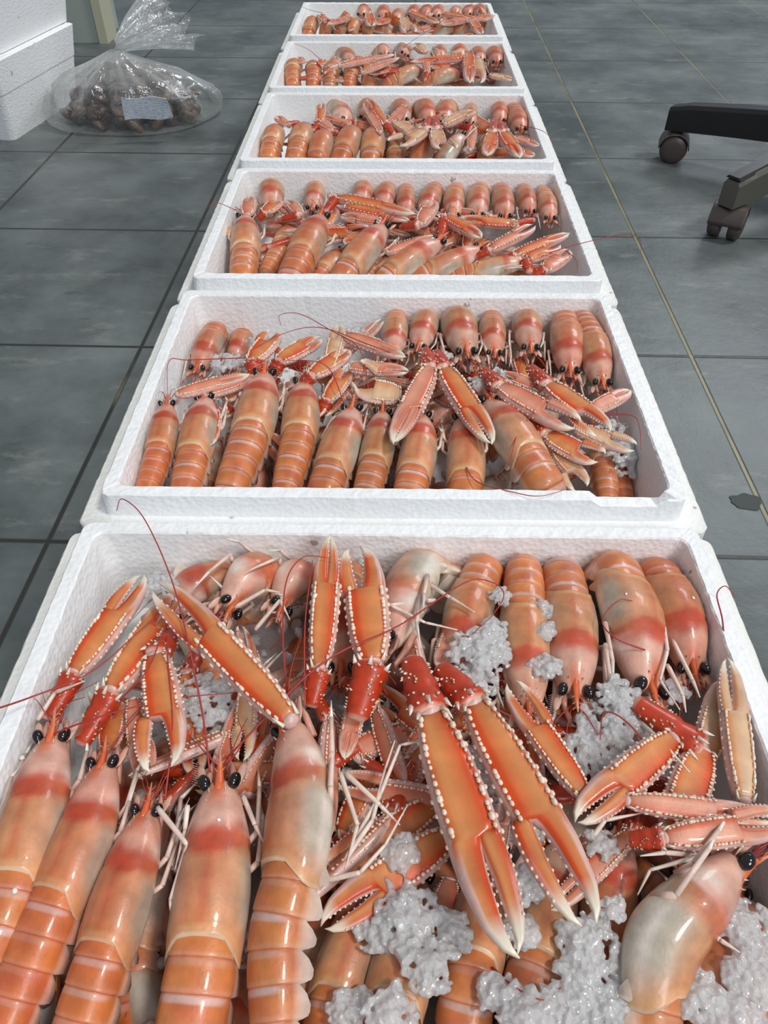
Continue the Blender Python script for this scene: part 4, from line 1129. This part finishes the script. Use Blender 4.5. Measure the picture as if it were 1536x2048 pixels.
ice(0, [(960, 1300, 104, 52, 150), (945, 1360, 98, 42, 90), (985, 1255, 104, 26, 40), (1000, 1190, 102, 20, 26), (1080, 1215, 100, 20, 34), (1090, 1260, 102, 18, 30), (1095, 1330, 100, 26, 46),
        (400, 1400, 84, 56, 150), (400, 1470, 74, 50, 80), (1235, 1455, 92, 62, 170), (1175, 1500, 90, 52, 130), (1240, 1385, 98, 36, 60), (1290, 1420, 84, 34, 50), (950, 1520, 84, 40, 90), (960, 1590, 84, 44, 100),
        (800, 1700, 92, 32, 46), (815, 1830, 88, 58, 150), (760, 1860, 82, 40, 70), (860, 1930, 90, 46, 90), (905, 1860, 86, 34, 60), (1050, 1650, 86, 36, 60), (1055, 1770, 82, 36, 60), (1040, 1860, 92, 30, 46),
        (1175, 1880, 88, 52, 130), (1165, 1960, 88, 48, 110), (1210, 2020, 88, 48, 100), (1225, 1815, 96, 22, 24), (1255, 1950, 84, 34, 60), (1400, 1990, 88, 42, 60), (1490, 1850, 84, 50, 110), (1505, 1950, 86, 46, 100), (1490, 2030, 88, 40, 80),
        (312, 1165, 96, 30, 60), (780, 2030, 92, 44, 80), (1050, 2040, 92, 50, 100), (1000, 1990, 88, 34, 50), (1120, 2030, 90, 36, 60), (700, 2020, 80, 40, 50), (740, 1130, 80, 20, 10), (1210, 1690, 90, 30, 24), (1350, 1380, 84, 24, 30), (690, 1560, 60, 40, 40), (990, 1470, 72, 34, 40)], 260,
    'crushed ice between and over the langoustines in the nearest box')
ice(1, [(965, 762, 98, 24, 60), (455, 720, 84, 28, 70), (705, 668, 90, 26, 60), (735, 675, 88, 20, 30), (1240, 890, 76, 40, 90), (1255, 925, 66, 36, 70), (885, 712, 92, 18, 26), (515, 680, 84, 20, 30), (1225, 850, 80, 30, 40), (1000, 745, 92, 16, 20)], 140,
    'crushed ice among the claws in the second box from the camera')

# ------------------------------------------------------------------ office chair base at the right
M_BLK = plain('black_plastic', '1d1b1c', .38); M_BRN = plain('grey_brown_plastic', '4a413d', .42); M_STEEL = plain('brushed_leg_side', '6d6a62', .35, .5)
hub = Vector((.742, 1.315, 0)); chair = empty('office_chair', hub)
tag(chair, 'black swivel office chair base on casters, at the right edge beside the boxes', 'office chair')
cast = [at(1333, 318, 0.0), at(1452, 472, 0.0)]
a0 = math.atan2(cast[0].y-hub.y, cast[0].x-hub.x); Rr = ((cast[0]-hub).length + (cast[1]-hub).length)/2
for k in range(5):
    a = a0 + math.radians(72)*k; d = Vector((math.cos(a), math.sin(a), 0)); s = Vector((-d.y, d.x, 0))
    # tapered arm
    b = MB(); R = []
    for q in np.linspace(0, 1, 9):
        c = hub + d*(.03 + (Rr+.020-.03)*q); zt = .124 - .030*q**1.3; zb = zt - np.interp(q, [0, 1], [.050, .042]); hw = np.interp(q, [0, 1], [.024, .017])
        if q == 1: hw *= .8; zt -= .004
        R.append([tuple(c + s*x + Vector((0, 0, z))) for x, z in ((-hw, zb), (hw, zb), (hw, zt-.006), (hw*.7, zt), (-hw*.7, zt), (-hw, zt-.006))])
    b.grid(np.array(R), np.array([1., 1, 1]), True, True, True)
    leg = b.build('leg', M_BLK if k != 1 else M_STEEL, chair, hub, smooth_=False)
    if k == 1:
        leg['label'] = 'leg with grey metallic side'
        b = MB(); R = []
        for q in np.linspace(0, 1, 9):
            c = hub + d*(.03 + (Rr+.020-.03)*q); zt = .1265 - .030*q**1.3; hw = np.interp(q, [0, 1], [.018, .013])
            R.append([tuple(c + s*x + Vector((0, 0, z))) for x, z in ((-hw, zt-.004), (hw, zt-.004), (hw*.7, zt), (-hw*.7, zt))])
        b.grid(np.array(R), np.array([1., 1, 1]), True, True, True); b.build('leg_cap', M_BLK, leg, hub, smooth_=False).matrix_parent_inverse = Matrix()
    # caster: hood and two wheels
    cc = hub + d*Rr; ya = a + math.radians([20, 205, 60, 130, 10][k]); wd = Vector((math.cos(ya), math.sin(ya), 0)); wx = Vector((-wd.y, wd.x, 0))
    b = MB()
    for sd in (-1, 1):
        R = []
        for (o_, r_) in ((.006, .012), (.006, .022), (.008, .0245), (.020, .0245), (.024, .021), (.026, .012), (.0262, .001)):
            R.append([tuple(cc + wx*sd*o_ + Vector((0, 0, .0247)) + (wd*math.cos(t)*r_ + Vector((0, 0, math.sin(t)*r_)))) for t in np.linspace(0, 2*math.pi, 28, endpoint=False)])
        b.grid(np.array(R), np.array([1., 1, 1]), True, True, True)
    cs = MB()
    R = []
    for (o_) in (-.0255, -.024, .024, .0255):
        R.append([tuple(cc + wx*o_ + Vector((0, 0, .0247)) + (wd*math.cos(t)*r_ + Vector((0, 0, math.sin(t)*r_)))) for t, r_ in
                  [(x, .0275) for x in np.linspace(.05, math.pi*.98, 16)] + [(math.pi*.98, .0255)] + [(x, .0255) for x in np.linspace(math.pi*.9, .1, 10)]])
    cs.grid(np.array(R), np.array([1., 1, 1]), True, True, True)
    top = cc + Vector((0, 0, .05)); cs.tube([top, top + Vector((0, 0, .02))], [.011, .010], (1, 1, 1), 12)
    co = cs.build('caster', M_BRN, chair, hub); wo = b.build('wheel', M_BRN, co, hub)
b = MB(); b.tube([hub + Vector((0, 0, .05)), hub + Vector((0, 0, .065)), hub + Vector((0, 0, .12)), hub + Vector((0, 0, .13))], [.036, .042, .042, .032], (1, 1, 1), 28); b.build('hub', M_BLK, chair, hub)
b = MB(); b.tube([hub + Vector((0, 0, .12)), hub + Vector((0, 0, .40))], [.025, .025], (1, 1, 1), 24); b.build('gas_column', M_BLK, chair, hub)

# ------------------------------------------------------------------ bag of clams
def film_material():
    m, nt, b = nodes('clear_plastic_film')
    out = nt.nodes['Material Output']; nt.nodes.remove(b)
    g = N(nt, 'ShaderNodeBsdfGlossy'); g.inputs['Roughness'].default_value = .12; g.inputs['Color'].default_value = (1, 1, 1, 1)
    t = N(nt, 'ShaderNodeBsdfTransparent'); t.inputs['Color'].default_value = (.95, .96, .96, 1)
    d = N(nt, 'ShaderNodeBsdfTranslucent'); d.inputs['Color'].default_value = (.85, .87, .86, 1)
    df = N(nt, 'ShaderNodeBsdfDiffuse'); df.inputs['Color'].default_value = (.85, .87, .86, 1)
    tc = N(nt, 'ShaderNodeTexCoord'); n = N(nt, 'ShaderNodeTexNoise', Scale=22.0, Detail=5.0, Distortion=1.6); nt.links.new(tc.outputs['Object'], n.inputs['Vector'])
    bp = N(nt, 'ShaderNodeBump'); bp.inputs['Strength'].default_value = .9; bp.inputs['Distance'].default_value = .012; nt.links.new(n.outputs['Fac'], bp.inputs['Height'])
    for q in (g, d, df): nt.links.new(bp.outputs[0], q.inputs['Normal'])
    lw = N(nt, 'ShaderNodeLayerWeight'); lw.inputs['Blend'].default_value = .35; nt.links.new(bp.outputs[0], lw.inputs['Normal'])
    mr = N(nt, 'ShaderNodeMapRange'); nt.links.new(lw.outputs['Facing'], mr.inputs['Value']); mr.inputs['To Min'].default_value = .05; mr.inputs['To Max'].default_value = .68
    at_ = N(nt, 'ShaderNodeAttribute', attribute_name='Col')
    mm = N(nt, 'ShaderNodeMath', operation='ADD'); nt.links.new(mr.outputs[0], mm.inputs[0]); nt.links.new(at_.outputs['Fac'], mm.inputs[1]); mm.use_clamp = True
    m0 = N(nt, 'ShaderNodeMixShader'); m0.inputs[0].default_value = .5; nt.links.new(d.outputs[0], m0.inputs[1]); nt.links.new(df.outputs[0], m0.inputs[2])
    m1 = N(nt, 'ShaderNodeMixShader'); m1.inputs[0].default_value = .45; nt.links.new(m0.outputs[0], m1.inputs[1]); nt.links.new(g.outputs[0], m1.inputs[2])
    m2 = N(nt, 'ShaderNodeMixShader'); nt.links.new(mm.outputs[0], m2.inputs[0]); nt.links.new(t.outputs[0], m2.inputs[1]); nt.links.new(m1.outputs[0], m2.inputs[2])
    nt.links.new(m2.outputs[0], out.inputs['Surface']); return m
BC = Vector((-.545, 1.70, 0))
def clam_material(i):
    m, nt, b = nodes('clam_shell')
    tc = N(nt, 'ShaderNodeTexCoord'); n = N(nt, 'ShaderNodeTexNoise', Scale=45.0, Detail=5.0); nt.links.new(tc.outputs['Object'], n.inputs['Vector'])
    r = N(nt, 'ShaderNodeValToRGB'); r.color_ramp.elements[0].position = .35; r.color_ramp.elements[1].position = .7
    c = ['36271e 7c5e48', '2c211b 624a3a', '44352a 94806a'][i].split(); r.color_ramp.elements[0].color = (*lin(c[0]), 1); r.color_ramp.elements[1].color = (*lin(c[1]), 1)
    nt.links.new(n.outputs['Fac'], r.inputs['Fac']); nt.links.new(r.outputs[0], b.inputs['Base Color']); b.inputs['Roughness'].default_value = .35
    wv = N(nt, 'ShaderNodeTexWave', Scale=60.0, Distortion=3.0); nt.links.new(tc.outputs['Object'], wv.inputs['Vector']); bump(nt, b, wv.outputs['Fac'], .4, .001)
    return m
CM_ = [clam_material(i) for i in range(3)]
clam_me = []
for i in range(6):
    b = MB(); R = []
    for x in np.linspace(-1, 1, 13):    # two-valved shell, hinged on one side
        rr = math.sqrt(max(0, 1-x*x)); ring = []
        for t in np.linspace(0, 2*math.pi, 18, endpoint=False):
            y = math.cos(t)*rr; z = math.sin(t)*rr*.55*(1+.25*y); z = z*(1-.35*math.exp(-(z/.05)**2)) if abs(z) > 0 else 0
            z += .03*math.sin(14*x+i)*rr*np.sign(z)*.3
            ring.append((x*.021, (y+.18*x*x)*.017, z*.019))
        R.append(ring)
    b.grid(np.array(R), np.array([1., 1, 1]), True, True, True); clam_me.append(b.mesh('clam', CM_[i % 3]))
k = 0
for (zl, rx, ry, n) in ((.014, .142, .092, 34), (.034, .134, .084, 30), (.054, .108, .068, 22), (.072, .085, .05, 16), (.090, .05, .03, 7)):
    for q in range(n):
        a = 2*math.pi*q*.618; rad = math.sqrt((q+.5)/n)
        o = bpy.data.objects.new('clam', clam_me[k % 6]); col.objects.link(o); k += 1
        o.location = BC + Vector((rx*rad*math.cos(a)*1.03-.004, ry*rad*math.sin(a), zl+rng.uniform(-.002, .004)))
        o.rotation_euler = (rng.uniform(-.8, .8), rng.uniform(-.8, .8), rng.uniform(0, 6.28)); o.scale = [rng.uniform(.85, 1.15)]*3
        tag(o, 'brown clam shell heaped inside the clear plastic bag', 'clam', 'brown clams inside the plastic bag')
# film
bg = MB(); R, C = [], []; m = 120; kn = BC + Vector((-.005, -.035, .135))
nr = 34
for i in range(nr):
    u = i/(nr-1); ring, cc = [], []
    for j in range(m):
        a = 2*math.pi*j/m
        fold = .5*math.sin(a*9+1.0) + .35*math.sin(a*17+2.2) + .3*math.sin(a*5)
        sp = 1 + .16*max(0, math.cos(a-.35))**14 + .20*max(0, math.cos(a-3.75))**12 + .10*max(0, math.cos(a-2.9))**16
        if u < .12: rr = u/.12; z = .001; k_ = rr*.92
        else:
            v = (u-.12)/.88; z = .001 + .134*v**1.05; k_ = np.interp(v, [0, .08, .25, .45, .65, .85, 1], [.95, 1.04, 1.06, 1.0, .80, .36, .07])
        fk = .05*fold*smooth(.1, .5, u) * (1.4 if u > .5 else 1)
        rx, ry = .150*k_*(1+fk)*(sp if u < .45 else 1+(sp-1)*max(0, 1-(u-.45)*3)), .112*k_*(1+fk)*(sp if u < .45 else 1)
        c = BC.lerp(Vector((kn.x, kn.y, 0)), smooth(.3, 1, u)); zz = z + .004*fold*smooth(.2, .6, u)*max(0, 1-u)
        ring.append((c.x + rx*math.cos(a), c.y + ry*math.sin(a), max(.001, zz)))
        g = .04 + .38*smooth(.45, 1, u) + .22*max(0, math.sin(a*9+1.0))**6*smooth(.25, .6, u)
        cc.append((g, g, g))
    R.append(ring); C.append(cc)
# knot, then the loose ends fanning out to the right
dirv = Vector((.62, .30, .42)).normalized(); sdv = Vector((-.30, .55, .62)); sdv = (sdv - dirv*sdv.dot(dirv)).normalized(); nrm = dirv.cross(sdv)
for i in range(1, 15):
    v = i/14; ring, cc = [], []
    for j in range(m):
        a = 2*math.pi*j/m; f1 = .5*math.sin(a*8+.5+v) + .5*math.sin(a*13+2)
        wd = np.interp(v, [0, .1, .35, .7, 1], [.010, .014, .034, .056, .066])*(1+.10*f1); tk = np.interp(v, [0, .2, .6, 1], [.010, .011, .014, .020])*(1+.5*f1)
        ln = .150*v*(1+.10*math.cos(a*3+1)*v + .08*math.sin(a*7)*v)
        p = kn + dirv*ln + sdv*(wd*math.cos(a)) + nrm*(tk*math.sin(a)) - Vector((0, 0, .035*v*v))
        ring.append(tuple(p)); g = .38*(1-v) + .06 + .25*max(0, math.sin(a*8+.5))**8; cc.append((g, g, g))
    R.append(ring); C.append(cc)
bg.grid(np.array(R), np.array(C), True, False, False)
bag = bg.build('plastic_bag', film_material(), origin=BC)
tag(bag, 'knotted clear plastic bag holding brown clams on the floor by the foam stack', 'plastic bag')
# paper label inside the bag, written over in blue
m, nt, b = nodes('printed_label')
tc = N(nt, 'ShaderNodeTexCoord'); mp = N(nt, 'ShaderNodeMapping'); mp.inputs['Scale'].default_value = (1.0, 5.0, 1); nt.links.new(tc.outputs['UV'], mp.inputs['Vector'])
n_ = N(nt, 'ShaderNodeTexNoise', Scale=9.0, Detail=5.0, Roughness=.7); nt.links.new(mp.outputs[0], n_.inputs['Vector'])
r_ = N(nt, 'ShaderNodeValToRGB'); r_.color_ramp.elements[0].position = .52; r_.color_ramp.elements[1].position = .62
r_.color_ramp.elements[0].color = (*lin('f0f5fb'), 1); r_.color_ramp.elements[1].color = (*lin('3f62b0'), 1)
nt.links.new(n_.outputs['Fac'], r_.inputs['Fac']); nt.links.new(r_.outputs[0], b.inputs['Base Color']); b.inputs['Roughness'].default_value = .4
me = bpy.data.meshes.new('paper_label'); V = []; F_ = []; UV = []
def on_bag(px, py, dd): 
    return Vector(at(px, py, dd))
c00, c10, c11, c01 = at(250, 240, .045), at(347, 236, .045), at(333, 196, .088), at(242, 195, .088)
for i in range(9):
    for j in range(13):
        u, v = j/12, i/8; p = c00.lerp(c10, u).lerp(c01.lerp(c11, u), v) + Vector((0, -.004*math.sin(u*9)*.4, .002*math.sin(u*7+v*3))); V.append(tuple(p)); UV.append((u, v))
for i in range(8):
    for j in range(12): a = i*13+j; F_.append((a, a+1, a+14, a+13))
me.from_pydata(V, [], F_); ul = me.uv_layers.new()
for lp in me.loops: ul.data[lp.index].uv = UV[lp.vertex_index]
me.materials.append(m); o = bpy.data.objects.new('paper_label', me); col.objects.link(o)
sm = o.modifiers.new('thickness', 'SOLIDIFY'); sm.thickness = .0006
tag(o, 'white paper label with blue print inside the clear plastic bag', 'paper label')
# ------------------------------------------------------------------ crumbs of foam lying on the catch
M_CRUMB = plain('foam_crumb', 'f2f2ef', .6)
bpy.context.view_layer.update(); dg = bpy.context.evaluated_depsgraph_get()
for (px, py, r_, lab) in ((196, 1236, .0016, 'white foam crumb on the orange claw beside the left wall, nearest box'), (629, 1192, .0022, 'white foam crumb on the upright orange claw in the nearest box'),
        (45, 1516, .0014, 'white foam crumb on the head of the leftmost front langoustine, nearest box'), (30, 1782, .0016, 'white foam crumb low on the leftmost front langoustine, nearest box'),
        (1252, 1188, .0009, 'tiny white foam crumb on the back row langoustine by the red whisker, nearest box'), (1386, 1196, .0012, 'white foam crumb on the rightmost back row langoustine, nearest box'),
        (437, 1640, .0010, 'tiny white foam crumb near the red band of the widest front langoustine, nearest box')):
    o_ = Vector((0, 0, CAM_H)); d_ = px_ray(px, py).normalized(); ok, loc, nrm_, idx, ob, mt = scn.ray_cast(dg, o_, d_)
    if not ok: continue
    v, f_ = ico_lump(px); cm = MB(); cm.add(v*np.array((r_*1.3, r_, r_*.6)), f_, (1, 1, 1)); q = cm.build('foam_crumb', M_CRUMB); q.location = loc + nrm_*r_*.3
    q.rotation_euler = nrm_.to_track_quat('Z', 'Y').to_euler(); tag(q, lab, 'foam crumb', 'white foam crumbs on the langoustines')
print('langoustines', len(LANGS), 'objects', len(bpy.data.objects))
